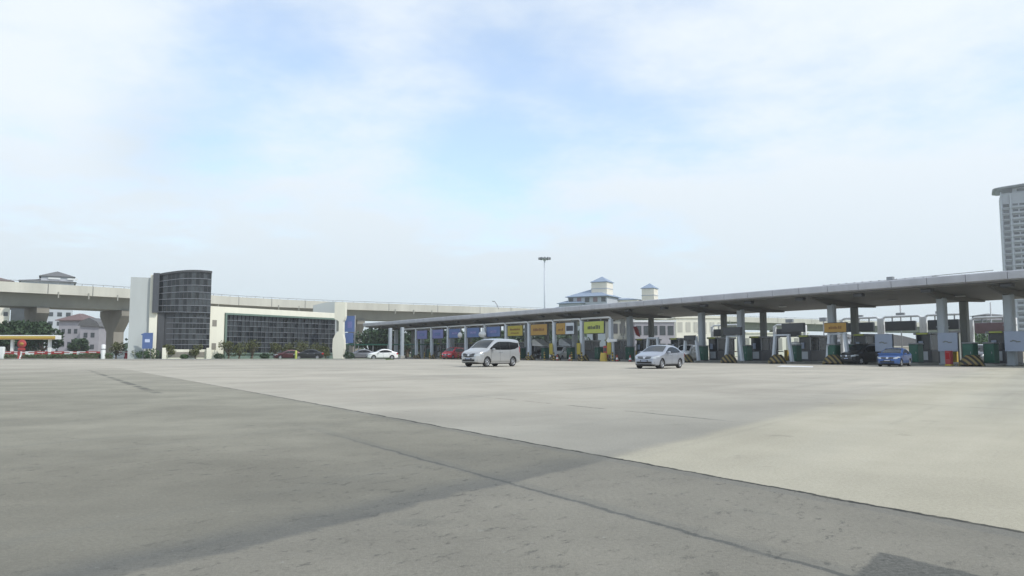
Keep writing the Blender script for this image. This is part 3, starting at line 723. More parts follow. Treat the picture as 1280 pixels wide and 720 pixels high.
    if sp.get('rw'): q = MB(); toppatch(q, *sp['rw'], .9); q.build('rear_window', gl, t)
    if sp.get('rwz'): q = MB(); frontpatch(q, -W2 * .72, W2 * .72, sp['rwz'][0], sp['rwz'][1], cast=rcast); q.build('rear_window', gl, t)
    for (x0, x1, lo, hi) in sp['sw']:
        for sg in (1, -1):
            q = MB(); sidepatch(q, x0, x1, (lambda x_, l_=lo: interp(l_, x_)), (lambda x_, h_=hi: interp(h_, x_)), both=False, sgn=sg); q.build('side_window', 'tinted_glass', t)
    for sg in (1, -1):
        q = MB(); sw_ = sp['sw']
        for u_, v_ in zip(sw_[:-1], sw_[1:]): sidepatch(q, u_[1] + .02, v_[0] - .02, max(interp(u_[2], u_[1]), interp(v_[2], v_[0])) + .01, min(interp(u_[3], u_[1]), interp(v_[3], v_[0])) - .01, off=.004, nu=2, both=False, sgn=sg)
        q.build('pillar_trim', 'black', t)
    q = MB()
    for xx in sp['seams']: sidepatch(q, xx - .008, xx + .008, zb0 + .08, belt + .02, .003, 1, 8)
    sidepatch(q, sp['seams'][-1], sp['seams'][0], zb0 + .07, zb0 + .085, .003, 10, 1); q.build('door_seam', 'black', t)
    q = MB(); sidepatch(q, sp['axles'][0] - wr - .06, sp['axles'][1] + wr + .06, zb0 + .0, zb0 + .07, .008, 10, 2); q.build('side_skirt', paintname if sp.get('skirt') else 'black', t)
    for hx in sp['handles']:
        for sy in (1, -1): q = MB(); q.box(hx - .09, hx + .09, sy * (side(hx, belt - .12) + .02) - .015, sy * (side(hx, belt - .12) + .02) + .015, belt - .135, belt - .105, b=.01); q.build('door_handle', 'chrome', t)
    g = sp['grille']; q = MB(); frontpatch(q, -g[0], g[0], (lambda y_: g[1] + .05 * (abs(y_) / g[0]) ** 2), g[2]); q.build('grille', 'black', t)
    q = MB(); frontpatch(q, -g[0] * .95, g[0] * .95, (g[1] + g[2]) / 2 + .0, (g[1] + g[2]) / 2 + .014, .02); frontpatch(q, -.08, .08, (g[1] + g[2]) / 2 - .05, (g[1] + g[2]) / 2 + .07, .024, 3, 3); q.build('grille_trim', 'chrome', t)
    it = sp['intake']; q = MB(); frontpatch(q, -it[0], it[0], it[1], it[2]); q.build('air_intake', 'black', t)
    q = MB(); frontpatch(q, -.26, .26, it[2] - .02, it[2] + .10, .03, 2, 2); q.build('number_plate', 'plate', t)
    q = MB(); frontpatch(q, -.20, .20, it[2] + .02, it[2] + .06, .034, 2, 1); q.build('plate_lettering', 'letter_pale', t)
    hl = sp['head']
    for sy in (1, -1):
        q = MB(); frontpatch(q, sy * hl[0], sy * (hl[1]), (lambda y_: hl[2] + (abs(y_) - hl[0]) * .10), (lambda y_: hl[3] + (abs(y_) - hl[0]) * .22), .010, 8, 3); 
        sidepatch(q, Lh - hl[4], Lh - .16, (lambda x_: hl[2] + .10), (lambda x_: hl[3] + .09 * (1 - abs(x_ - Lh + .16))), .008, 6, 3, both=False, sgn=sy); q.build('headlight', 'lamp_lens', t)
        q = MB(); tl = sp['tail']; sidepatch(q, -Lh + .02, -Lh + tl[2], tl[0], tl[1], .007, 5, 3, both=False, sgn=sy); frontpatch(q, sy * tl[3], sy * (W2 * .84), tl[0], tl[1], .008, 4, 3, cast=rcast); q.build('tail_light', 'tail_red', t)
        mx_, mz_ = sp['mirror']; q = MB(); q.box(-.07, .08, 0, .2, -.07, .07, b=.035); q.v = [(v[0] + mx_, sy * (v[1] + side(mx_, mz_) + .03), v[2] + mz_) for v in q.v]
        q.tube([(mx_, sy * (side(mx_, mz_) - .03), mz_ - .04), (mx_, sy * (side(mx_, mz_) + .06), mz_ - .02)], .02, 6); q.build('wing_mirror', paintname, t)
    for a_ in ax:
        for sy in (-1, 1):
            wl = bpy.data.objects.new('wheel', None); C.objects.link(wl); wl.parent = t; wl.location = (a_, sy * (W2 - .115), wr)
            q = MB(); q.lathe([(wr * .62, -.09), (wr * .80, -.10), (wr * .95, -.095), (wr, -.07), (wr, .07), (wr * .95, .095), (wr * .80, .10), (wr * .62, .09), (wr * .62, -.09)], 28, axis='y'); q.build('tyre', 'rubber', wl)
            q = MB(); q.lathe([(wr * .64, sy * .085), (wr * .62, sy * .095), (wr * .56, sy * .06), (wr * .5, sy * .02), (.001, sy * .02)], 28, axis='y', mi=1)
            q.lathe([(wr * .66, sy * .085), (wr * .62, sy * .102), (wr * .575, sy * .085)], 28, axis='y')
            for k in range(7):
                an = k * 2 * math.pi / 7; rm = Matrix.Rotation(an, 3, 'Y'); q.box(-wr * .075, wr * .075, min(sy * .05, sy * .085), max(sy * .05, sy * .085), 0, wr * .6, rot=rm)
            q.lathe([(wr * .16, sy * .04), (wr * .16, sy * .095), (.001, sy * .1)], 12, axis='y'); q.build('rim', ['rim', 'metal_dark'], wl)
    q = MB(); q.box(-Lh + .4, Lh - .5, -W2 * .75, W2 * .75, zb0 - .06, zb0 + .2); q.build('underbody', 'black', t)
    return t
MPV = dict(cat='van', L=4.72, W=1.70, H=1.87, belt=1.08, zb=.24, tumble=.13, wr=.325, nose=.34, rr=.13, crown=.035, axles=(1.42, -1.42),
    top=[(2.36, .52), (2.34, .80), (2.20, .93), (1.90, 1.04), (1.45, 1.17), (1.25, 1.24), (.62, 1.68), (.30, 1.80), (-.3, 1.86), (-1.4, 1.85), (-2.05, 1.82), (-2.20, 1.74), (-2.32, 1.15), (-2.36, .75), (-2.36, .5)],
    ws=(1.30, .42), rwz=(1.15, 1.55), seams=(1.02, .05, -1.05), handles=(.2, -.1), skirt=True,
    sw=[(1.18, .86, [(1.18, 1.17), (.86, 1.14)], [(1.18, 1.20), (.86, 1.38)]),
        (.80, .06, [(.80, 1.13), (.06, 1.12)], [(.80, 1.42), (.35, 1.62), (.06, 1.66)]), (.02, -1.02, [(.02, 1.12), (-1.02, 1.13)], [(.02, 1.66), (-1.02, 1.67)]),
        (-1.06, -2.05, [(-1.06, 1.13), (-1.6, 1.18), (-2.05, 1.32)], [(-1.06, 1.67), (-2.05, 1.58)])],
    grille=(.50, .64, .88), intake=(.66, .27, .50), head=(.46, .76, .70, .80, .55), tail=(.95, 1.35, .22, .58), mirror=(.92, 1.14))
SEDAN = dict(cat='car', L=4.25, W=1.69, H=1.47, belt=.95, zb=.20, tumble=.24, wr=.305, nose=.34, rr=.12, crown=.03, axles=(1.30, -1.25),
    top=[(2.12, .45), (2.10, .66), (1.98, .78), (1.6, .88), (1.05, .99), (.25, 1.38), (0, 1.445), (-.5, 1.46), (-.95, 1.40), (-1.55, 1.10), (-1.75, 1.06), (-2.04, 1.03), (-2.10, .85), (-2.12, .5)],
    ws=(.98, .18), rw=(-1.02, -1.50), seams=(.85, -.05, -.92), handles=(.08, -.8),
    sw=[(.72, -.03, [(.72, .98), (-.03, .97)], [(.72, 1.06), (.2, 1.28), (-.03, 1.33)]), (-.09, -.88, [(-.09, .97), (-.88, .99)], [(-.09, 1.34), (-.5, 1.34), (-.88, 1.27)]),
        (-.92, -1.25, [(-.92, .99), (-1.25, 1.02)], [(-.92, 1.26), (-1.25, 1.10)])],
    grille=(.46, .60, .75), intake=(.66, .24, .44), head=(.44, .72, .60, .70, .50), tail=(.72, .94, .25, .50), mirror=(.62, 1.0))
CAR_SIDE = TH + math.pi * 1.5
def put(o, px, Y, ang):   # ang: heading, degrees to the left of straight towards the camera
    p = Vector((X(px, Y), Y, 0)); back = math.atan2(-p.y, -p.x); o.location = p; o.rotation_euler = (0, 0, back - R(ang))
van = make_car('silver_van', 'silver people carrier crossing the plaza, nose to the left', MPV, 'paint_silver')
put(van, 613.5, 53.0, 38); van.scale = (1.03, 1.03, 1.03)
car = make_car('silver_car', 'small silver saloon on the open plaza in front of the canopy', SEDAN, 'paint_silver_blue')
put(car, 823.5, 47.0, 26); car.scale = (.97, .97, .97)
REC = {'paint_silver_blue': 'paint_blue'}
def other(src, px, Y, ang, col, label, name='parked_car', sc=1.0, srcp='paint_silver_blue'):
    c = dup(src, label=label, recolor={srcp: col}); c.name = name; put(c, px, Y, ang); c.scale = (sc, sc, sc); return c
other(car, 1116, 53.5, 14, 'paint_blue', 'small blue car leaving a toll lane, front towards the camera', 'blue_car', .88)
other(van, 566.5, 113, 30, 'paint_red', 'red people carrier under the blue lane signs', 'red_van', .95, 'paint_silver')
other(car, 478, 106.5, 78, 'paint_white', 'white saloon seen from the side at the left end of the canopy', 'white_car', 1.0)
other(car, 452, 111, 82, 'paint_grey', 'grey saloon behind the white car, beside the cream totem', 'grey_car', 1.0)
other(car, 361, 109, 78, 'paint_maroon', 'dark red saloon in front of the long glazed building', 'maroon_car', .95)
other(car, 387, 109.5, 95, 'paint_black', 'black saloon behind the dark red car before the glazed building', 'black_car', 1.0)
other(van, 1077, 63, 35, 'paint_black', 'black people carrier waiting in the lane left of the blue car', 'black_van', .92, 'paint_silver')
other(van, 1221, 66, 8, 'paint_grey', 'dark grey vehicle in the lane right of the red box', 'grey_van', .9, 'paint_silver')
other(car, 1151, 76, 170, 'paint_grey', 'grey saloon in the background right of the blue car', 'grey_car', 1.0)
other(car, 940, 84, 20, 'paint_grey', 'grey saloon in the lane between two striped bumpers', 'grey_car', 1.0)
other(car, 1004, 76, 25, 'paint_maroon', 'maroon saloon in the lane left of the orange sign', 'maroon_car', 1.0)
other(car, 675, 106, 30, 'paint_black', 'black saloon in the lane under the orange sign', 'black_car', 1.0)

other(van, 858, 79, 18, 'paint_white', 'white van waiting in the lane just right of the silver car', 'white_van', .95, 'paint_silver')
other(van, 701, 97, 25, 'paint_white', 'white van in the lane below the half orange sign', 'white_van', .95, 'paint_silver')
other(car, 726, 104, 25, 'paint_grey', 'grey saloon in the lane below the lime sign', 'grey_car', 1.0)
# ------------------------------------------------------------------ viaduct
def catmull(P, n=6):
    out_ = []
    for i in range(len(P) - 1):
        p0 = Vector(P[max(i - 1, 0)]); p1 = Vector(P[i]); p2 = Vector(P[i + 1]); p3 = Vector(P[min(i + 2, len(P) - 1)])
        for k in range(n):
            t = k / n; out_.append(.5 * ((2 * p1) + (-p0 + p2) * t + (2 * p0 - 5 * p1 + 4 * p2 - p3) * t * t + (-p0 + 3 * p1 - 3 * p2 + p3) * t ** 3))
    out_.append(Vector(P[-1])); return out_
VP = [(-118, 86), (-96, 102), (-79.5, 117), (-65.8, 132), (-54.4, 151), (-37, 166), (-7.7, 183), (14, 197), (45, 218), (85, 243), (130, 268), (190, 296)]
vp = catmull([(a, b, 0) for a, b in VP], 6)
via = thing('viaduct', 'long pale concrete viaduct running behind the buildings and canopy', 'viaduct', (0, 0, 0))
def sweep(path, prof, name, m, parent, mi=0):
    vs = []; fs = []; n = len(prof)
    for i, p in enumerate(path):
        d = (path[min(i + 1, len(path) - 1)] - path[max(i - 1, 0)]).normalized(); nr = Vector((d.y, -d.x, 0))   # towards the camera side
        for (o_, z) in prof: vs.append(p + nr * o_ + Vector((0, 0, z)))
    for i in range(len(path) - 1):
        for j in range(n): j2 = (j + 1) % n; fs.append((i * n + j, (i + 1) * n + j, (i + 1) * n + j2, i * n + j2))
    fs.append(tuple(range(n))); fs.append(tuple((len(path) - 1) * n + j for j in range(n - 1, -1, -1)))
    return MB().add(vs, fs).build(name, m, parent)
ZT = 12.0
sweep(vp, [(0, ZT - 1.6), (0, ZT), (-.28, ZT), (-.32, ZT - .9), (-11.6, ZT - .9), (-11.6, ZT), (-11.9, ZT), (-11.9, ZT - 1.6)], 'deck', 'viaduct_concrete', via)
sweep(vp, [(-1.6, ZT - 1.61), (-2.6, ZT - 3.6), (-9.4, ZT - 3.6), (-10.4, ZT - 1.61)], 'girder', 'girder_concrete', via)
jm = MB(); dp = MB()
for i in range(2, len(vp) - 1, 2):
    a, b = vp[i], vp[i + 1]; d = (b - a).normalized(); an = math.atan2(d.y, d.x); rm = Matrix.Rotation(an, 3, 'Z')
    jm.box(-.05, .05, -.012, .02, ZT - 1.58, ZT - .02, rot=rm, at=a)
    if i % 6 == 2:
        for k in range(3): c = a + d * (1.5 + k * 4.5); dp.box(-.09, .09, -.16, -.005, ZT - 2.2, ZT - 1.2, rot=rm, at=c)
jm.build('expansion_joint', 'metal_dark', via); dp.build('drain_pipe', 'girder_concrete', via)
# thin hand rail on the parapet
rl = MB()
for i in range(0, len(vp) - 1):
    a, b = vp[i], vp[i + 1]; d = (b - a).normalized(); nr = Vector((d.y, -d.x, 0)) * -.14
    rl.tube([a + nr + Vector((0, 0, ZT + .3)), b + nr + Vector((0, 0, ZT + .3))], .04, 5)
    for t in (0, .5): c = a + (b - a) * t + nr; rl.box(c.x - .03, c.x + .03, c.y - .03, c.y + .03, ZT, ZT + .3)
rl.build('handrail', 'metal_grey', via)
def on_path(px):
    best = min(range(len(vp)), key=lambda i: abs(640 + vp[i].x / max(vp[i].y, 1) * F - px)); return best
for px in (-60, 72, 156, 225, 330, 449, 560, 700, 820, 905, 1000):
    i = on_path(px); p = vp[i]; d = (vp[min(i + 1, len(vp) - 1)] - vp[max(i - 1, 0)]).normalized(); ang = math.atan2(d.y, d.x)
    q = MB()
    prof_ = [(-1.3, 0), (-1.3, 4.6), (-3.8, 7.4), (-3.8, 8.37), (3.8, 8.37), (3.8, 7.4), (1.3, 4.6), (1.3, 0)]
    q.prism(prof_, -.9, .9, 'x')
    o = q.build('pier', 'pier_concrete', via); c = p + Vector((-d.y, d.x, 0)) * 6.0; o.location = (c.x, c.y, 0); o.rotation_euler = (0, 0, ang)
i = on_path(623); p = vp[i]
t = thing('leaning_lamp', 'thin leaning lamp post on the viaduct above the silver van', 'lamp post', (p.x, p.y + .3, ZT))
MB().tube([(.5, 0, -.4), (0, 0, .8), (-.5, 0, 1.5)], .09, 6).build('pole', 'metal_grey', t); MB().box(-1.1, -.4, -.15, .15, 1.4, 1.6, b=.04).build('lamp_head', 'metal_grey', t)

# ------------------------------------------------------------------ glazed corner building on the left
Y0 = 104.0; S = Y0 / F
of = thing('office_tower', 'white and dark glass office block with curved roofline', 'building', (X(226, Y0), Y0, 0), R(23))
def ox(px): return (px - 226) * S * .92
hs = Z(347, Y0)
q = MB(); q.prism([(0, .1), (0, hs - .15), (6.5, hs + .25), (6.5, .1)], ox(163), ox(187), 'x'); q.build('side_wall', 'grey_wall', of)
q = MB(); q.box(ox(187.1), ox(197), -.45, 6.5, .1, Z(345, Y0), b=.05); q.build('corner_wall', 'cream_wall', of)
# curved glass: the front bulges towards the camera; roofline rises to the right
def gy(u): return -1.15 * math.sin(math.pi * (.10 + .75 * u))
def gtop(u): return Z(343.5, Y0) + (Z(338, Y0) - Z(343.5, Y0)) * math.sin(u * math.pi / 2) + .12 * math.sin(u * math.pi)
nc = 13; zsplit = Z(391, Y0); zbot = Z(438, Y0)
rows_u = 6; rows_l = 7
gm = MB(); ml = MB(); rng = random.Random(3)
for part, (xa, xb, nr_) in (('u', (ox(198), ox(263), rows_u)), ('l', (ox(206), ox(263), rows_l))):
    for i in range(nc):
        u0 = i / nc; u1 = (i + 1) / nc; x0 = xa + (xb - xa) * u0; x1 = xa + (xb - xa) * u1
        yo = 0 if part == 'u' else .35
        for j in range(nr_):
            def zz_(u, jj): 
                return (zsplit + (gtop(u) - .25 - zsplit) * jj / nr_) if part == 'u' else (zbot + (zsplit - zbot) * jj / nr_)
            dk = 0 if (i % 2 == 0 and i < 8) or rng.random() < .45 else 1
            jt = rng.uniform(-.02, .02)
            gm.add([(x0, gy(u0) + yo + jt, zz_(u0, j)), (x1, gy(u1) + yo - jt, zz_(u1, j)), (x1, gy(u1) + yo - jt, zz_(u1, j + 1)), (x0, gy(u0) + yo + jt, zz_(u0, j + 1))], [(0, 1, 2, 3)], dk)
            hb = .075
            ml.add([(x0, gy(u0) + yo - .10, zz_(u0, j)), (x1, gy(u1) + yo - .10, zz_(u1, j)), (x1, gy(u1) + yo - .10, zz_(u1, j) + hb), (x0, gy(u0) + yo - .10, zz_(u0, j) + hb),
                    (x0, gy(u0) + yo + .03, zz_(u0, j)), (x1, gy(u1) + yo + .03, zz_(u1, j)), (x1, gy(u1) + yo + .03, zz_(u1, j) + hb), (x0, gy(u0) + yo + .03, zz_(u0, j) + hb)],
                   [(0, 1, 2, 3), (3, 2, 6, 7), (4, 5, 1, 0)], 0)
            ml.box(x0 - .03, x0 + .03, gy(u0) + yo - .06, gy(u0) + yo + .03, zz_(u0, j), zz_(u0, j + 1), mi=1)
gm.build('curtain_wall', ['glass_dark', 'glass_mid'], of); ml.build('mullion', ['mullion', 'metal_dark'], of)
# solid body behind the glass, with the rounded dark left corner
q = MB(); npz = 12; ring_b = []; 
for i in range(npz + 1):
    u = i / npz; x_ = ox(198) + (ox(263) - ox(198)) * u; ring_b.append((x_, gy(u) + .42, gtop(u)))
vs = []; fs = []
for (x_, y_, z_) in ring_b: vs += [(x_, y_ + .1, zbot - 1), (x_, y_ - .46, z_ - .25) if False else (x_, y_ + .1, z_ - .02), (x_, 7.0, z_ - .3), (x_, 7.0, zbot - 1)]
for i in range(npz):
    a = i * 4; fs += [(a, a + 4, a + 5, a + 1), (a + 1, a + 5, a + 6, a + 2), (a + 2, a + 6, a + 7, a + 3)]
fs += [(0, 1, 2, 3), (npz * 4 + 3, npz * 4 + 2, npz * 4 + 1, npz * 4)]
q.add(vs, fs); q.build('core', 'metal_dark', of)
q = MB()
for i in range(npz):
    u0, u1 = i / npz, (i + 1) / npz; xa = ox(197.2) + (ox(263.5) - ox(197.2)) * u0; xb = ox(197.2) + (ox(263.5) - ox(197.2)) * u1
    q.add([(xa, gy(u0) - .18, gtop(u0) - .26), (xb, gy(u1) - .18, gtop(u1) - .26), (xb, gy(u1) - .18, gtop(u1) + .02), (xa, gy(u0) - .18, gtop(u0) + .02), (xb, 7.1, gtop(u1) - .2), (xa, 7.1, gtop(u0) - .2), (xa, gy(u0) + .2, gtop(u0) - .26), (xb, gy(u1) + .2, gtop(u1) - .26)],
          [(0, 1, 2, 3), (3, 2, 4, 5), (6, 7, 1, 0)])
q.build('roof', 'metal_dark', of)
q = MB(); q.prism([(ox(190.5), zsplit - .1), (ox(190.5), Z(343.2, Y0)), (ox(198), Z(343, Y0)), (ox(198), zsplit - .1)], -1.0, -.47, 'y'); q.build('end_panel', 'booth_dark', of)
q = MB(); q.box(ox(197.5), ox(205.8), -.3, .6, .1, zsplit); q.build('dark_recess', 'metal_dark', of)
q = MB(); q.box(ox(206), ox(264.5), -2.1, -1.7, .1, Z(437, Y0), b=.04); q.box(ox(205), ox(210), -2.5, -1.69, .1, Z(435, Y0), b=.04); q.box(ox(259), ox(265), -2.5, -1.69, .1, Z(435, Y0), b=.04); q.build('entrance_wall', 'cream_wall', of)
q = MB(); q.box(ox(212), ox(257), -2.14, -2.101, .35, Z(440, Y0) ); q.build('wall_panel', 'pier_concrete', of)
q = MB(); q.box(ox(205.9), ox(264), -1.0, .4, .1, zbot + .05); q.build('ground_floor', 'metal_dark', of)
t = thing('blue_sign', 'blue upright sign board in front of the grey side wall', 'sign', (X(185, 100.9), 100.9, .14))
MB().prism([(-.65, 1.35), (.7, 1.35), (.7, 3.45), (-.4, 3.45), (-.9, 3.25), (-.65, 3.1)], 0, .12, 'y').build('board', 'sign_blue', t)
q = MB(); q.box(-.55, -.45, .03, .1, 0, 1.4); q.box(.45, .55, .03, .1, 0, 1.4); q.build('leg', 'metal_grey', t)
MB().box(-.3, .35, -.02, -.001, 2.2, 2.6).build('emblem', 'letter_pale', t)

# ------------------------------------------------------------------ long low glazed building, receding to the right
pA = Vector((X(264, 106), 106, 0)); pB = Vector((X(419, 125), 125, 0)); dv = (pB - pA); LL = dv.length; ang = math.atan2(dv.y, dv.x)
lb = thing('long_building', 'long low cream building with a wide dark glass front', 'building', tuple(pA), ang)
hh = 7.45
def lx(px):
    k = (px - 640) / F; return (k * pA.y - pA.x) / (math.cos(ang) - k * math.sin(ang))
g0, g1 = lx(283), lx(419.5); zl, zh = .95, 6.35
q = MB(); q.box(-.3, g0 - .3, 0, 3, 0, hh - .01, b=.03); q.build('end_wall', 'cream_wall', lb)
q = MB(); q.box(7, LL + .5, 3.02, 12, 0, hh - .1); q.build('rear_wing', 'cream_wall', lb)
q = MB(); q.box(g0 - .3, LL + .6, 0, 3, zh + .25, hh, b=.03); q.build('parapet', 'cream_wall', lb)
q = MB(); q.box(g0 - .29, LL + .59, .03, 3, 0, zl - .2); q.build('plinth', 'frame_green', lb)
q = MB(); q.box(g0 - .25, g0, -.2, .5, .3, zh + .24); q.box(g0, g1, -.2, .5, zh, zh + .24); q.box(g0, g1, -.2, .5, zl - .2, zl); q.build('green_frame', 'frame_green', lb)
gm = MB(); ml = MB(); nc = 30; nr_ = 7
for i in range(nc):
    x0 = g0 + (g1 - g0) * i / nc; x1 = g0 + (g1 - g0) * (i + 1) / nc
    for j in range(nr_):
        z0 = zl + (zh - zl) * j / nr_; z1 = zl + (zh - zl) * (j + 1) / nr_; jt = rng.uniform(-.015, .015)
        gm.add([(x0, .3 + jt, z0), (x1, .3 - jt, z0), (x1, .3 - jt, z1), (x0, .3 + jt, z1)], [(0, 1, 2, 3)], 0 if (i % 3 != 1) and rng.random() < .6 else 1)
        if i == 0: ml.box(g0, g1, .16, .29, z0 - .035, z0 + .035)
    ml.box(x0 - .035, x0 + .035, .18, .285, zl, zh, mi=1)
gm.build('glass_front', ['glass_dark', 'glass_mid'], lb); ml.build('mullion', ['mullion', 'metal_dark'], lb)
q = MB(); q.box(g0, LL + .4, .4, 2.9, .1, zh + .2); q.build('core', 'metal_dark', lb)
for zc in (Z(404, 106), Z(433, 106)):
    q = MB(); q.box(lx(265.5), lx(271), -.02, .2, zc - .45, zc + .45); q.build('window', 'pier_concrete', lb)
# curved grey green roof behind and the cream totem at its end
t = thing('curved_roof_block', 'grey green curved rooftop block between the long building and totem', 'building', (X(405, 134), 134, 0))
q = MB(); r0 = X(419, 134) - X(405, 134); l0 = X(391, 134) - X(405, 134); pp = [(l0, 0)] + [(l0 + (r0 - l0) * i / 8, Z(382, 134) + (Z(377, 134) - Z(382, 134)) * math.sin(i / 8 * math.pi / 2)) for i in range(9)] + [(r0, 0)]
q.prism(pp, 0, 8, 'y'); q.build('wall', 'grey_wall', t)
t = thing('cream_totem', 'tall cream totem with a narrow waist at the building end', 'pylon sign', (X(425, 118), 118, 0))
s1 = 118 / F; P_ = lambda px, py: ((px - 425) * s1, Z(py, 118))
q = MB(); q.prism([P_(418, 399), P_(418, 378), P_(431, 378), P_(431, 396), P_(430, 400), P_(428.5, 402), P_(428.5, 418), P_(430, 424), P_(430.5, 436), P_(428, 446), (.4, 0.02), (-.9, 0.02), P_(417, 446), P_(416, 436), P_(416.5, 424), P_(420, 417), P_(423.5, 414), P_(423.5, 402), P_(421, 400)], 0, 1.4, 'y'); q.build('body', 'cream_wall', t)
q = MB(); q.box(P_(420, 0)[0], P_(423.2, 0)[0], .2, 1.1, Z(414, 118), Z(400, 118)); q.build('back_post', 'girder_concrete', t)
t = thing('blue_banner', 'tall blue banner right of the cream totem', 'banner', (X(437, 121), 121, 0))
s1 = 121 / F; q = MB(); q.box(-6 * s1, 6.5 * s1, 0, .12, Z(415, 121), Z(395, 121)); q.box(-5.4 * s1, 5 * s1, 0, .12, Z(429, 121), Z(416, 121)); q.build('cloth', 'sign_blue', t); MB().tube([(6.7 * s1, .06, 0), (6.7 * s1, .06, Z(394, 121))], .08, 8).build('pole', 'metal_grey', t)
q = MB(); q.box(-2.5 * s1, 3 * s1, -.02, -.001, Z(410, 121), Z(402, 121)); q.build('emblem', 'sign_violet', t)

# ------------------------------------------------------------------ trees and plants
def leafcloud(mb, rng, c, rx, ry, rz_, n, size):
    for _ in range(n):
        while True:
            v = Vector((rng.uniform(-1, 1), rng.uniform(-1, 1), rng.uniform(-1, 1)))
            if .15 < v.length < 1: break
        v = v * (v.length ** -.35); p = Vector(c) + Vector((v.x * rx, v.y * ry, v.z * rz_))
        nrm = (Vector((rng.gauss(0, 1), rng.gauss(0, 1), rng.gauss(.5, 1)))).normalized(); a = nrm.orthogonal().normalized(); b = nrm.cross(a); an = rng.uniform(0, 6.28)
        a, b = a * math.cos(an) + b * math.sin(an), b * math.cos(an) - a * math.sin(an); s_ = size * rng.uniform(.6, 1.3)
        mb.add([p - a * s_, p + b * s_ * .55, p + a * s_, p - b * s_ * .55], [(0, 1, 2, 3)])
def tree(loc, h, r, label, m='leaf_mid', n=900, leaf=.22, th=.35, name='tree', seed=None, group=None, squash=.8, rx=1.0):
    rng = random.Random(seed if seed is not None else int(loc[0] * 13 + loc[1] * 7))
    t = thing(name, label, 'tree', loc, rng.uniform(0, 6), group)
    q = MB(); hz = h * th; lean = (rng.uniform(-.1, .1) * r, rng.uniform(-.1, .1) * r)
    q.tube([(0, 0, -.05), (lean[0] * .5, lean[1] * .5, hz * .6), (lean[0], lean[1], hz), (lean[0] * 1.3, lean[1], h * .8)], [r * .10 + .04, r * .075 + .03, r * .06 + .02, .02], 7)
    cr = MB(); nb = 9; per = n // nb
    for i in range(nb):
        an = i / nb * 6.28 * 1.6 + rng.uniform(-.4, .4); rad = r * rng.uniform(.25, .68) if i < nb - 1 else 0; zc = hz + (h - hz) * rng.uniform(.25, .85) if i < nb - 1 else h * .82
        c = (rad * math.cos(an) * rx, rad * math.sin(an), min(zc, h - r * .3 * squash)); q.tube([(lean[0], lean[1], hz * .85), (c[0] * .5, c[1] * .5, (hz + c[2]) / 2), c], [r * .045 + .015, r * .03 + .01, .01], 5)
        br = r * rng.uniform(.34, .55); leafcloud(cr, rng, c, br, br, br * squash, per, leaf)
    q.build('trunk', 'bark', t); cr.build('crown', m, t); return t
tl = [(170, 102.5, 436, .9, 'small bushy tree before the grey side wall of the office'), (209, 101.6, 428, .7, 'thin olive tree at the left end of the office glass'), (216, 101.8, 430, .7, 'olive tree against the lower office glass, left one'), (246, 101.8, 429, .8, 'olive tree against the lower office glass, right one'),
      (287, 102.5, 424, 1.2, 'olive tree at the left corner of the green framed glass'), (300, 103, 427, 1.1, 'second olive tree along the green framed glass'), (316, 103.5, 423, 1.4, 'round olive tree in front of the glass left of the dark red car'),
      (345, 104, 427, 1.0, 'small olive tree just left of the dark red car'), (360, 104.2, 428, 1.0, 'olive tree behind the dark red car'), (376, 104.4, 424, 1.5, 'taller olive tree between the dark red and black cars'), (397, 104.8, 428, 1.5, 'wide olive tree left of the cream totem'), (408, 105, 431, 1.0, 'low olive tree close to the cream totem'),
      (147, 103, 426, 1.0, 'small tree under the viaduct left of the office')]
for (px, Y, ty, r, lb_) in [(a_, (Y_ + 8 if a_ > 310 else Y_ + 3.5) if a_ > 280 else Y_, t_ , r_, l_) for a_, Y_, t_, r_, l_ in tl]: tree((X(px, Y), Y, .14), Z(ty + 3, Y), r * 1.05, lb_, 'leaf_olive', 700, .12, .15, 'young_tree', group='young trees on the left verge', squash=1.0)
big = [(12, 121, 401, 3.4, 'large dark tree under the viaduct at the left edge'), (34, 122, 402, 3.4, 'large dark tree under the viaduct behind the yellow strip'), (55, 121.5, 403, 2.8, 'large dark tree left of the gabled houses'), (100, 150, 425, 2.0, 'low tree in front of the gabled houses')]
for (px, Y, ty, r, lb_) in big: tree((X(px, Y), Y, 0), Z(ty, Y), r, lb_, 'leaf_dark', 1500, .34, .22, 'tree')
for i, (px, Y, ty, r) in enumerate(((463, 150, 414, 4), (478, 152, 412, 4), (492, 150, 410, 4.5), (510, 155, 412, 4), (528, 158, 414, 4), (548, 160, 415, 4), (570, 160, 414, 4.5), (595, 165, 415, 4.5), (622, 165, 414, 4.5), (650, 170, 412, 4.5), (680, 172, 412, 5), (710, 175, 412, 5))):
    tree((X(px, Y), Y, 0), Z(ty, Y), r, 'dark green tree behind the canopy, %s from the left end' % ORD[i], 'leaf_dark', 1100, .42, .2, 'tree', group='trees behind the left half of the canopy')
for i, (px, Y, ty, r) in enumerate(((1214, 135, 419, 3.4), (1226, 138, 420, 3.2), (1240, 132, 424, 3.0), (1256, 134, 421, 3.4), (1272, 130, 420, 3.5))):
    tree((X(px, Y), Y, 0), Z(ty, Y), r, 'green tree under the right end of the canopy, %s from the left' % ORD[i], 'leaf_mid', 1200, .34, .15, 'tree', group='trees under the right end of the canopy')
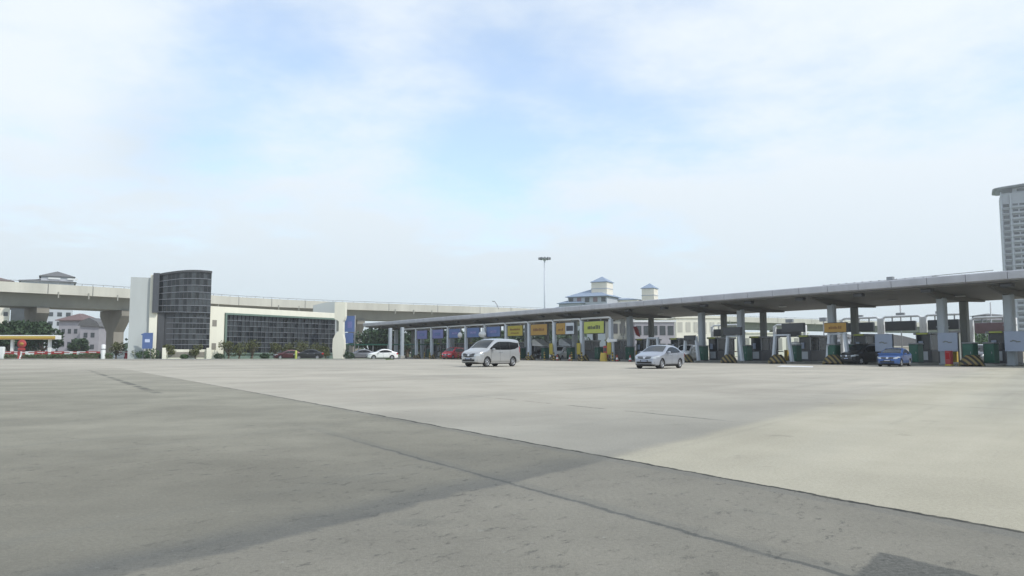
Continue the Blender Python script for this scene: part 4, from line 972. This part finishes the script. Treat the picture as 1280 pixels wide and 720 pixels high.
# clipped hedge pieces on the verge
hd = [(7, 23, 443, 'left end of the verge'), (31, 68, 443.5, 'under the red and white barriers'), (69, 98, 443, 'below the gabled houses'), (100, 128, 442, 'left of the white post'), (134, 142, 442, 'right of the white post')]
for (a, b, ty, lb_) in hd:
    Y = 101.6; q = MB(); rg = random.Random(a); x0, x1 = X(a, Y), X(b, Y); n = int((x1 - x0) * 260); h_ = Z(ty, Y) - .1
    t = thing('hedge', 'low clipped hedge ' + lb_, 'hedge', ((x0 + x1) / 2, Y, .14))
    for _ in range(n):
        p = Vector((rg.uniform(x0, x1) - (x0 + x1) / 2, rg.uniform(-.5, .5), rg.uniform(.02, 1) ** .7 * h_ * rg.uniform(.85, 1.08))); nrm = Vector((rg.gauss(0, 1), rg.gauss(-.3, 1), rg.gauss(.4, 1))).normalized(); u = nrm.orthogonal().normalized(); v = nrm.cross(u)
        q.add([p - u * .1, p + v * .06, p + u * .1, p - v * .06], [(0, 1, 2, 3)])
    q.build('foliage', 'leaf_mid', t); q = MB(); q.box(-(x1 - x0) / 2 + .1, (x1 - x0) / 2 - .1, -.35, .35, 0, h_ * .75); q.build('inner_branches', 'bark', t)
for i, (px, ty, r) in enumerate(((181, 440, .9), (192, 439, 1.1), (232, 443, .5), (275, 443, .6), (332, 444, .6), (437, 443, .7))):
    Y = 101.3; q = MB(); leafcloud(q, random.Random(i), (0, 0, r * .6), r * 1.1, r * .8, r * .65, 420, .11)
    t = thing('shrub', ['round shrub at the foot of the blue sign', 'round shrub left of the office entrance', 'small shrub before the entrance wall', 'small shrub at the corner of the two buildings', 'small shrub before the glazed front', 'small shrub beside the cream totem'][i], 'shrub', (X(px, Y), Y, .14))
    q.build('foliage', 'leaf_mid' if i < 3 else 'leaf_dark', t); q = MB(); q.tube([(0, 0, 0), (0, 0, r * .7)], .04, 5); q.tube([(0, 0, .05), (r * .4, 0, r * .6)], .03, 5); q.build('stem', 'bark', t)
# far wood behind everything, hides the skyline foot
q = MB(); rg = random.Random(77)
for i in range(420):
    x_ = rg.uniform(-330, 420); y_ = 330 + rg.uniform(-12, 12) + abs(x_) * .1; h_ = rg.uniform(4.5, 8.5); leafcloud(q, rg, (x_, y_, h_ * .5), 3.6, 3, h_ * .5, 34, 1.3)
tag(q.build('distant_wood', 'leaf_dark'), 'line of distant dark trees along the skyline beyond the roads', 'wood', kind='stuff')

# ------------------------------------------------------------------ far left: houses, apartments, filling station, barriers
Yh = 165; s1 = Yh / F
t = thing('gabled_house', 'grey two storey house with a red tiled roof under the viaduct', 'house', (X(88, Yh), Yh, 0))
x0, x1 = (74 - 88) * s1, (103 - 88) * s1
MB().box(x0, x1, 0, 8, 0, Z(401, Yh)).build('wall', 'house_wall', t)
q = MB(); q.hip(x0, x1, 0, 8, Z(401, Yh), Z(391, Yh), over=.6); q.build('roof', 'red_tile', t)
for zc in (5.6, 2.8):
    for k in range(3): q = MB(); xc = x0 + 1 + k * 1.35; q.box(xc - .35, xc + .35, -.05, .1, zc - .5, zc + .5); q.build('window', 'glass_mid', t)
t = thing('gabled_house', 'grey gabled house with rounded grey roof left of the pier', 'house', (X(112, Yh - 3), Yh - 3, 0)); x0, x1 = (101 - 112) * s1, (124 - 112) * s1
MB().box(x0, x1, 0, 8, 0, Z(408, Yh)).build('wall', 'house_wall', t)
q = MB(); q.prism([(x0 - .4, Z(408, Yh)), (x0 + .3, Z(402, Yh)), ((x0 + x1) / 2, Z(398, Yh)), (x1 - .3, Z(403, Yh)), (x1 + .4, Z(409, Yh))], -.4, 8.2, 'y'); q.build('roof', 'grey_tile', t)
for zc in (4.7, 2.2):
    for k in range(2): q = MB(); xc = x0 + 1.2 + k * 1.5; q.box(xc - .4, xc + .4, -.05, .1, zc - .5, zc + .5); q.build('window', 'glass_mid', t)
def apartment(px0, px1, Y, ytop, yeave, label, tile, wall, nf, nwin, steps=True):
    s1 = Y / F; cxp = (px0 + px1) / 2; th_ = math.atan2(640 - cxp, F); t = thing('apartment_block', label, 'apartment block', (X(cxp, Y), Y, 0), th_); s1 *= math.cos(th_); a, b = (px0 - cxp) * s1, (px1 - cxp) * s1
    ze = Z(yeave, Y); MB().box(a, b, 0, 12, 0, ze).build('wall', wall, t)
    fh = ze / nf
    for f in range(nf):
        for k in range(nwin):
            xc = a + (b - a) * (k + .5) / nwin; wv_ = (b - a) / nwin * .27; q = MB(); q.box(xc - wv_, xc + wv_, -.06, .1, ze - fh * (f + .75), ze - fh * (f + .3)); q.build('window', 'glass_mid', t)
    return t, a, b, ze
t, a, b, ze = apartment(24, 91, 250, 336, 352, 'grey apartment block with stepped dark roofs above the viaduct', 'grey_tile', 'palace_grey', 8, 6)
q = MB(); q.hip(a, b, 0, 12, ze, ze + 1.4, over=.7); q.build('roof', 'grey_tile', t)
q = MB(); q.box(a + 5.5, b - .3, 1, 11, ze + .2, Z(345, 250)); q.build('upper_storey', 'palace_grey', t)
q = MB(); q.hip(a + 5.5, b - .3, 1, 11, Z(345, 250), Z(336.5, 250), over=.6); q.build('upper_roof', 'grey_tile', t)
q = MB(); q.box(a + 7.5, a + 11, .7, 1.1, ze + .9, ze + 1.5); q.box(a + 13, a + 16, .7, 1.1, ze + .9, ze + 1.5); q.build('window_band', 'frame_white', t)
t, a, b, ze = apartment(-30, 12, 250, 343, 351, 'apartment block with a brown roof at the left edge', 'brown_tile', 'palace_cream', 8, 4)
q = MB(); q.hip(a, b, 0, 12, ze, Z(344, 250), over=.8); q.build('roof', 'brown_tile', t)
t, a, b, ze = apartment(13, 33, 200, 385, 385, 'dark blue block seen below the viaduct girder', 'grey_tile', 'glass_mid', 4, 3)
MB().box(a - .3, b + .3, -.3, 12.3, ze, ze + .4).build('roof', 'grey_tile', t)
# filling station canopy: long yellow edge with orange stripe
Yf = 112; t = thing('station_canopy', 'long yellow edged filling station canopy at the far left', 'canopy', (X(22, Yf), Yf, 0)); s1 = Yf / F
a, b = (-60) * s1, (70 - 22) * s1
MB().box(a, b, .02, 1.6, Z(424.3, Yf), Z(419, Yf), b=.04).build('roof', 'white_paint', t)
MB().box(a, b + .02, -.04, .015, Z(423.6, Yf), Z(420.2, Yf)).build('fascia', 'yellow', t); MB().box(a, b + .02, -.06, -.041, Z(424.3, Yf), Z(422.6, Yf)).build('stripe', 'sign_orange', t)
for x_ in (a + 2, a + 6, b - 1.2): MB().box(x_ - .18, x_ + .18, .6, .95, 0, Z(424.4, Yf)).build('column', 'white_paint', t)
t = thing('round_sign', 'round red emblem sign on a post below the yellow canopy edge', 'sign', (X(29, 112), 112, 0)); zc = Z(430, 112)
q = MB(); q.lathe([(0.001, -.1), (.62, -.1), (.66, 0), (.62, .1), (.001, .1)], 24, axis='y'); q.v = [(v[0], v[1], v[2] + zc) for v in q.v]; q.build('disc', 'red', t)
q = MB(); q.lathe([(0.001, -.13), (.34, -.12), (.34, -.10)], 20, axis='y'); q.v = [(v[0], v[1], v[2] * .7 + zc) for v in q.v]; q.build('emblem', 'sign_orange', t)
q = MB(); q.box(-.09, .09, -.05, .05, 0, zc - .6); q.box(-.5, .5, -.12, .12, zc - .95, zc - .62, b=.03); q.build('post', 'red', t)
# water filled barriers
wb = thing('plastic_barrier', 'x', 'barrier', (0, 0, 0), 0, 'red and white plastic barriers along the verge')
q = MB(); q.prism([(-.28, 0), (.28, 0), (.24, .22), (.1, .5), (.09, 1.0), (-.09, 1.0), (-.1, .5), (-.24, .22)], -.93, .93, 'x'); q.build('body', 'red', wb)
q = MB(); q.box(-.5, .5, -.13, .13, .82, .9); q.build('lip', 'white_paint', wb)
bx = [12, 22, 33, 43, 54, 64, 75, 85, 96, 107, 118, 150, 160]; Yb = 104.5
for i, px in enumerate(bx):
    lb_ = '%s plastic barrier behind the hedge, %s from the left' % ('red' if i % 2 == 0 else 'white', ORD[i]); rc = None if i % 2 == 0 else {'red': 'white_paint', 'white_paint': 'red'}
    if i == 0: wb.location = (X(px, Yb), Yb, .14); wb['label'] = lb_
    else: dup(wb, (X(px, Yb), Yb, .14), random.uniform(-.06, .06), lb_, rc)
t = thing('white_post', 'thick white bollard post standing in the verge hedge', 'post', (X(131, 101.2), 101.2, .14)); q = MB(); q.lathe([(.28, 0), (.28, 1.75), (.22, 1.9), (.001, 1.93)], 14); q.build('body', 'white_paint', t); q = MB(); q.lathe([(.29, 1.2), (.29, 1.35)], 14); q.build('band', 'metal_grey', t)
t = thing('white_post', 'white post at the left edge of the verge', 'post', (X(3, 101.2), 101.2, .14)); q = MB(); q.box(-.5, .5, -.2, .2, 0, 1.6, b=.06); q.build('body', 'white_paint', t)
t = thing('lime_bollard', 'small lime bollard between the dark red and black cars', 'bollard', (X(371, 105.5), 105.5, .14)); q = MB(); q.lathe([(.16, 0), (.16, 1.0), (.1, 1.12), (.001, 1.15)], 12); q.build('body', 'sign_lime', t)
# beds of low rocks and kerb planters give the verge its broken edge
t = thing('green_rail', 'long green guard rail at the left end of the toll lanes', 'guard rail', (X(455, 128), 128, 0)); q = MB(); q.box(-3.5, 14, 0, .1, Z(431.5, 128), Z(430, 128)); q.build('beam', 'green_box', t); q = MB()
for k in range(8): q.box(-3.4 + k * 2.45, -3.28 + k * 2.45, .1, .2, 0, Z(430.5, 128))
q.build('post', 'metal_grey', t)
for i, (px, Y) in enumerate(((488, 125), (503, 122))):
    t = thing('grey_column', ['slim grey column at the left end under the canopy', 'slim grey column beside the leftmost lane sign'][i], 'column', (X(px, Y), Y, 0), TH); MB().box(-.25, .25, -.25, .25, 0, 5.0, b=.05).build('shaft', 'column_light', t); MB().box(-.4, .4, -.4, .4, 0, .5, b=.05).build('base', 'concrete', t)

# ------------------------------------------------------------------ behind the canopy: floodlight, hotel, office, walls, apartment tower
t = thing('floodlight_mast', 'tall thin mast with a ring of floodlights above the canopy', 'floodlight mast', (X(681, 228), 228, 0)); zt_ = Z(323, 228)
MB().tube([(0, 0, 0), (0, 0, zt_ * .5), (0, 0, zt_)], [.34, .26, .18], 12).build('pole', 'post_white', t)
q = MB(); q.lathe([(.25, zt_ - .7), (.6, zt_ - .3), (1.5, zt_ + .1), (1.5, zt_ + .25), (.3, zt_ + .3)], 20); q.build('ring', 'post_white', t)
for k in range(10):
    an = k * math.pi / 5; q = MB(); q.box(-.28, .28, -.2, .25, -.25, .25, b=.05, rot=Matrix.Rotation(an, 3, 'Z') @ Matrix.Rotation(R(-35), 3, 'X'), at=(1.75 * math.sin(an), -1.75 * math.cos(an), zt_ + .15)) if False else q.box(-.3, .3, -.22, .25, -.3, .3, b=.05, rot=Matrix.Rotation(an, 3, 'Z'), at=(1.7 * math.sin(an), -1.7 * math.cos(an), zt_ + .05)); q.build('floodlight', 'metal_grey', t)
Yp = 260; s1 = Yp / F; al = R(-29)
t = thing('blue_roof_hotel', 'cream and grey hotel with two square towers and blue roofs', 'building', (X(757, Yp), Yp, 0)); 
def hx_(px): return (px - 757) * s1
Rz = Matrix.Rotation(al, 3, 'Z')
def rbox(name, m, cxp, y, w_, d_, z0, z1, roof=None, over=.4, win=None):
    q = MB(); q.box(-w_ / 2, w_ / 2, -d_ / 2, d_ / 2, z0, z1); o = q.build(name, m, t); o.location = (hx_(cxp), y, 0); o.rotation_euler = (0, 0, al)
    if roof: q = MB(); q.hip(-w_ / 2, w_ / 2, -d_ / 2, d_ / 2, z1 + .02, z1 + roof, over=over, ridge=.6); r_ = q.build('roof', 'blue_tile', t); r_.location = o.location; r_.rotation_euler = (0, 0, al)
    return o
rbox('tower', 'palace_cream', 754.5, 3, 5.7, 5.7, 12, Z(352.5, Yp), roof=2.2, over=.35)
rbox('main_block', 'palace_grey', 744, 5, 14.5, 11, 0, Z(371, Yp)); q = MB(); q.hip(-7.25, 7.25, -5.5, 5.5, Z(371, Yp) + .02, Z(360, Yp), over=.8, ridge=.4); r_ = q.build('roof', 'blue_tile', t); r_.location = (hx_(744), 5, 0); r_.rotation_euler = (0, 0, al)
rbox('left_wing', 'palace_grey', 722, 6, 9, 9, 0, Z(379, Yp), roof=2.0, over=.6); rbox('low_wing', 'palace_grey', 708, 8, 8, 8, 0, Z(386, Yp), roof=1.6, over=.6)
rbox('link_block', 'palace_cream', 787, 9, 12, 9, 0, Z(374, Yp), roof=1.0, over=.3); rbox('small_tower', 'palace_cream', 815.5, 4, 4.4, 4.4, 0, Z(360, Yp), roof=2.0, over=.3); rbox('right_wing', 'palace_grey', 838, 10, 9, 9, 0, Z(377, Yp), roof=1.6, over=.4)
for f in range(3):
    for k in range(5):
        lx_ = -6 + k * 3.0; zc = Z(374.5, Yp) - f * 2.9; q = MB(); q.box(lx_ - .8, lx_ + .8, -5.6, -5.3, zc - .85, zc + .75); o = q.build('window', 'window_pink' if k % 2 else 'glass_mid', t); o.location = (hx_(744), 5, 0); o.rotation_euler = (0, 0, al)
q = MB(); q.box(-2.95, 2.95, -2.95, 2.95, Z(361, Yp), Z(360, Yp)); o = q.build('cornice', 'palace_grey', t); o.location = (hx_(754.5), 3, 0); o.rotation_euler = (0, 0, al)
q = MB(); q.box(-2.3, 2.3, -2.3, 2.3, Z(369, Yp), Z(368, Yp)); o = q.build('cornice', 'palace_grey', t); o.location = (hx_(815.5), 4, 0); o.rotation_euler = (0, 0, al)

Yt = 400; s1 = Yt / F
t = thing('apartment_tower', 'tall pale grey apartment tower rising behind the canopy at the right edge', 'apartment tower', (X(1259, Yt), Yt, 0), R(-31))
top = Z(240, Yt); WD = 34
MB().box(0, WD, 0, 22, 0, top, b=.1).build('wall', 'apartment', t)
fl = 3.07; cw = [(.9, 3.6), (5.2, 7.6), (8.2, 10.6), (12.4, 14.6), (15.4, 17.8), (19, 23), (25, 29)]
rest = MB(); base_top = Z(254, Yt)
for f in range(27):
    z1 = base_top - f * fl; z0 = z1 - 1.75
    if z0 < 1: break
    for c, (a, b) in enumerate(cw):
        if f < 14 and c < 6: q = MB(); q.box(a, b, -.08, .1, z0, z1); q.build('window', 'glass_mid' if (f + c) % 3 else 'glass_dark', t)
        else: rest.box(a, b, -.08, .1, z0, z1)
q = rest.build('window_rows', 'glass_mid', t); q['kind'] = 'stuff'
q = MB()
for f in range(27):
    z = base_top - f * fl - 2.1
    if z > 1: q.box(-.25, WD + .1, -.7, .0, z - .25, z + .1); q.box(4.7, 11.1, -1.05, -.75, z - .2, z + .75); q.box(11.8, 18, -1.05, -.75, z - .2, z + .6)
q.build('balcony', 'apartment', t)
q = MB(); q.box(4.1, 4.6, -1.2, 0, 0, top - 1); q.box(11.2, 11.7, -1.2, 0, 0, top + .5); q.box(18.1, 18.6, -1.2, 0, 0, top + .5); q.box(0, .4, -1.2, 0, 0, top + .5); q.build('rib', 'palace_grey', t)
MB().box(5.5, WD - 1, 2, 18, top, top + 3.2, b=.1).build('penthouse', 'palace_grey', t)
MB().box(7.5, WD - 1, 1.9, 1.99, top + .8, top + 2.2).build('penthouse_window', 'glass_mid', t)
q = MB(); pr = []
for k in range(28):
    an = k / 28 * 2 * math.pi; pr.append((14 + 17.5 * math.copysign(abs(math.cos(an)) ** .25, math.cos(an)), 8 + 11 * math.copysign(abs(math.sin(an)) ** .25, math.sin(an))))
q.prism(pr, 0, .45, 'z', smooth=True); q.prism([(x_ * .93 + 1, y_ * .93 + .5) for x_, y_ in pr], -.5, -.02, 'z', smooth=True); o = q.build('roof_crown', 'metal_grey', t); o.location = (0, 0, top + 2.6); o.rotation_euler = (0, R(-4.5), 0)

Yo = 140; s1 = Yo / F
def block(name, label, px0, px1, Y, ytop, m, rows, colsn, gm_='glass_mid', roofm='roof_metal', depth=9, wf=.36):
    s1 = Y / F; c = (px0 + px1) / 2; t = thing(name, label, 'building', (X(c, Y), Y, 0)); a, b = (px0 - c) * s1, (px1 - c) * s1; zt2 = Z(ytop, Y)
    MB().box(a, b, 0, depth, 0, zt2, b=.04).build('wall', m, t); MB().box(a - .25, b + .25, -.25, depth + .2, zt2, zt2 + .35, b=.04).build('roof', roofm, t)
    for r_ in range(rows):
        for k in range(colsn):
            xc = a + (b - a) * (k + .5) / colsn; hw = (b - a) / colsn * wf; z1 = zt2 - (zt2 / rows) * (r_ + .2); z0 = zt2 - (zt2 / rows) * (r_ + .72); q = MB(); q.box(xc - hw, xc + hw, -.06, .1, z0, z1); q.build('window', gm_, t)
    return t
block('toll_office', 'grey office with large dark windows behind the silver car', 793, 843, 140, 403, 'house_wall', 2, 5, 'glass_mid', 'frame_white')
block('toll_office', 'plain grey annexe behind the white vertical banner', 764, 792, 142, 400, 'girder_concrete', 2, 3, 'metal_dark')
block('cream_building', 'cream building right of the silver car behind the canopy columns', 845, 905, 175, 398, 'cream_wall', 2, 6, 'viaduct_concrete', 'cream_wall', wf=.30)
block('cream_building', 'low cream building behind the striped bumpers in the middle bays', 908, 1010, 200, 417, 'cream_wall', 1, 10, 'girder_concrete', 'cream_wall', wf=.25)
for i, (a, b) in enumerate(((1042, 1058), (1058, 1074), (1074, 1090), (1090, 1106))):
    Y = 165; s1 = Y / F; c = (a + b) / 2; t = thing('terrace_house', 'pale grey terrace house left of the blue car, %s from the left' % ORD[i], 'house', (X(c, Y), Y, 0), group='terrace houses behind the canopy')
    w_ = (b - a) * s1 / 2; MB().box(-w_, w_, 0, 9, 0, Z(423, Y)).build('wall', 'palace_grey', t); q = MB(); q.hip(-w_, w_, 0, 9, Z(423, Y), Z(417, Y), over=.3); q.build('roof', 'grey_tile', t)
    for zc in (2.9,): q = MB(); q.box(-.7, .7, -.05, .1, zc - .6, zc + .5); q.build('window', 'glass_mid', t)
# beige ramp and wall beyond the blue car
t = thing('beige_wall', 'long beige retaining wall with sloping top beyond the blue car', 'wall', (0, 0, 0)); Y = 120
q = MB(); q.prism([(X(1105, Y), 0), (X(1105, Y), Z(434, Y)), (X(1210, Y), Z(434.5, Y)), (X(1300, Y), Z(437, Y)), (X(1300, Y), 0)], Y, Y + .5, 'y'); q.build('face', 'beige', t)
q = MB(); q.box(X(1104.5, Y), X(1211, Y), Y - .1, Y + .6, Z(434, Y), Z(432.6, Y)); q.build('coping', 'viaduct_concrete', t)
t = thing('grey_roof', 'long grey sloping roof beyond the blue car', 'roof', (0, 0, 0)); Y = 150
q = MB(); q.prism([(X(1108, Y), Z(434, Y)), (X(1108, Y), Z(417, Y)), (X(1128, Y), Z(420, Y)), (X(1176, Y), Z(432, Y)), (X(1176, Y), Z(434, Y))], Y, Y + 8, 'y'); q.build('slope', 'grey_tile', t); MB().box(X(1109, Y), X(1175, Y), Y + .5, Y + 7.5, 0, Z(434, Y)).build('wall', 'house_wall', t)
block('pale_house', 'tall narrow pale house with two windows right of the red box', 1201, 1214, 110, 416, 'viaduct_concrete', 2, 2, 'metal_dark', 'grey_tile', wf=.26, depth=5)
t = thing('far_building', 'dark stepped roof building near the right edge under the canopy', 'building', (X(1246, 240), 240, 0)); s1 = 240 / F
MB().box(-12 * s1, 16 * s1, 0, 14, 0, Z(398, 240)).build('wall', 'house_wall', t); q = MB(); q.hip(-14 * s1, 18 * s1, -.5, 14.5, Z(401, 240), Z(396, 240), over=.5); q.build('roof', 'grey_tile', t); MB().box(-7 * s1, 12 * s1, 2, 10, Z(397, 240), Z(394, 240)).build('upper_storey', 'house_wall', t); q = MB(); q.hip(-8 * s1, 13 * s1, 2, 10, Z(394, 240), Z(391, 240), over=.3); q.build('upper_roof', 'grey_tile', t)
t = thing('far_mast', 'thin pale mast in the gap near the right edge', 'mast', (X(1239, 200), 200, 0)); MB().tube([(0, 0, 0), (0, 0, Z(378, 200))], [.25, .12], 8).build('pole', 'metal_grey', t)
# painted patch on the plaza in front of the bumpers
q = MB(); 
pv = [(X(972, 52), 52.5), (X(1016, 50), 50.3), (X(1022, 52.5), 53.5), (X(985, 56), 57.5)]
tag(q.add([(a, b, .004) for a, b in pv], [(0, 1, 2, 3)]).build('road_marking', 'white_paint'), kind='structure')

# ------------------------------------------------------------------ haze
hz_ = bpy.data.materials.new('haze'); hz_.use_nodes = True; t_ = hz_.node_tree; t_.nodes.clear(); oo = t_.nodes.new('ShaderNodeOutputMaterial'); pv_ = t_.nodes.new('ShaderNodeVolumePrincipled')
pv_.inputs['Color'].default_value = (.9, .94, 1, 1); pv_.inputs['Density'].default_value = .00035; pv_.inputs['Anisotropy'].default_value = .3; t_.links.new(pv_.outputs[0], oo.inputs['Volume'])
M['haze'] = hz_
HAZE = True
if HAZE: tag(MB().box(-905, 905, -305, 1405, -1, 100).build('haze', 'haze'), 'thin pale haze over the whole plaza', 'haze', kind='stuff')
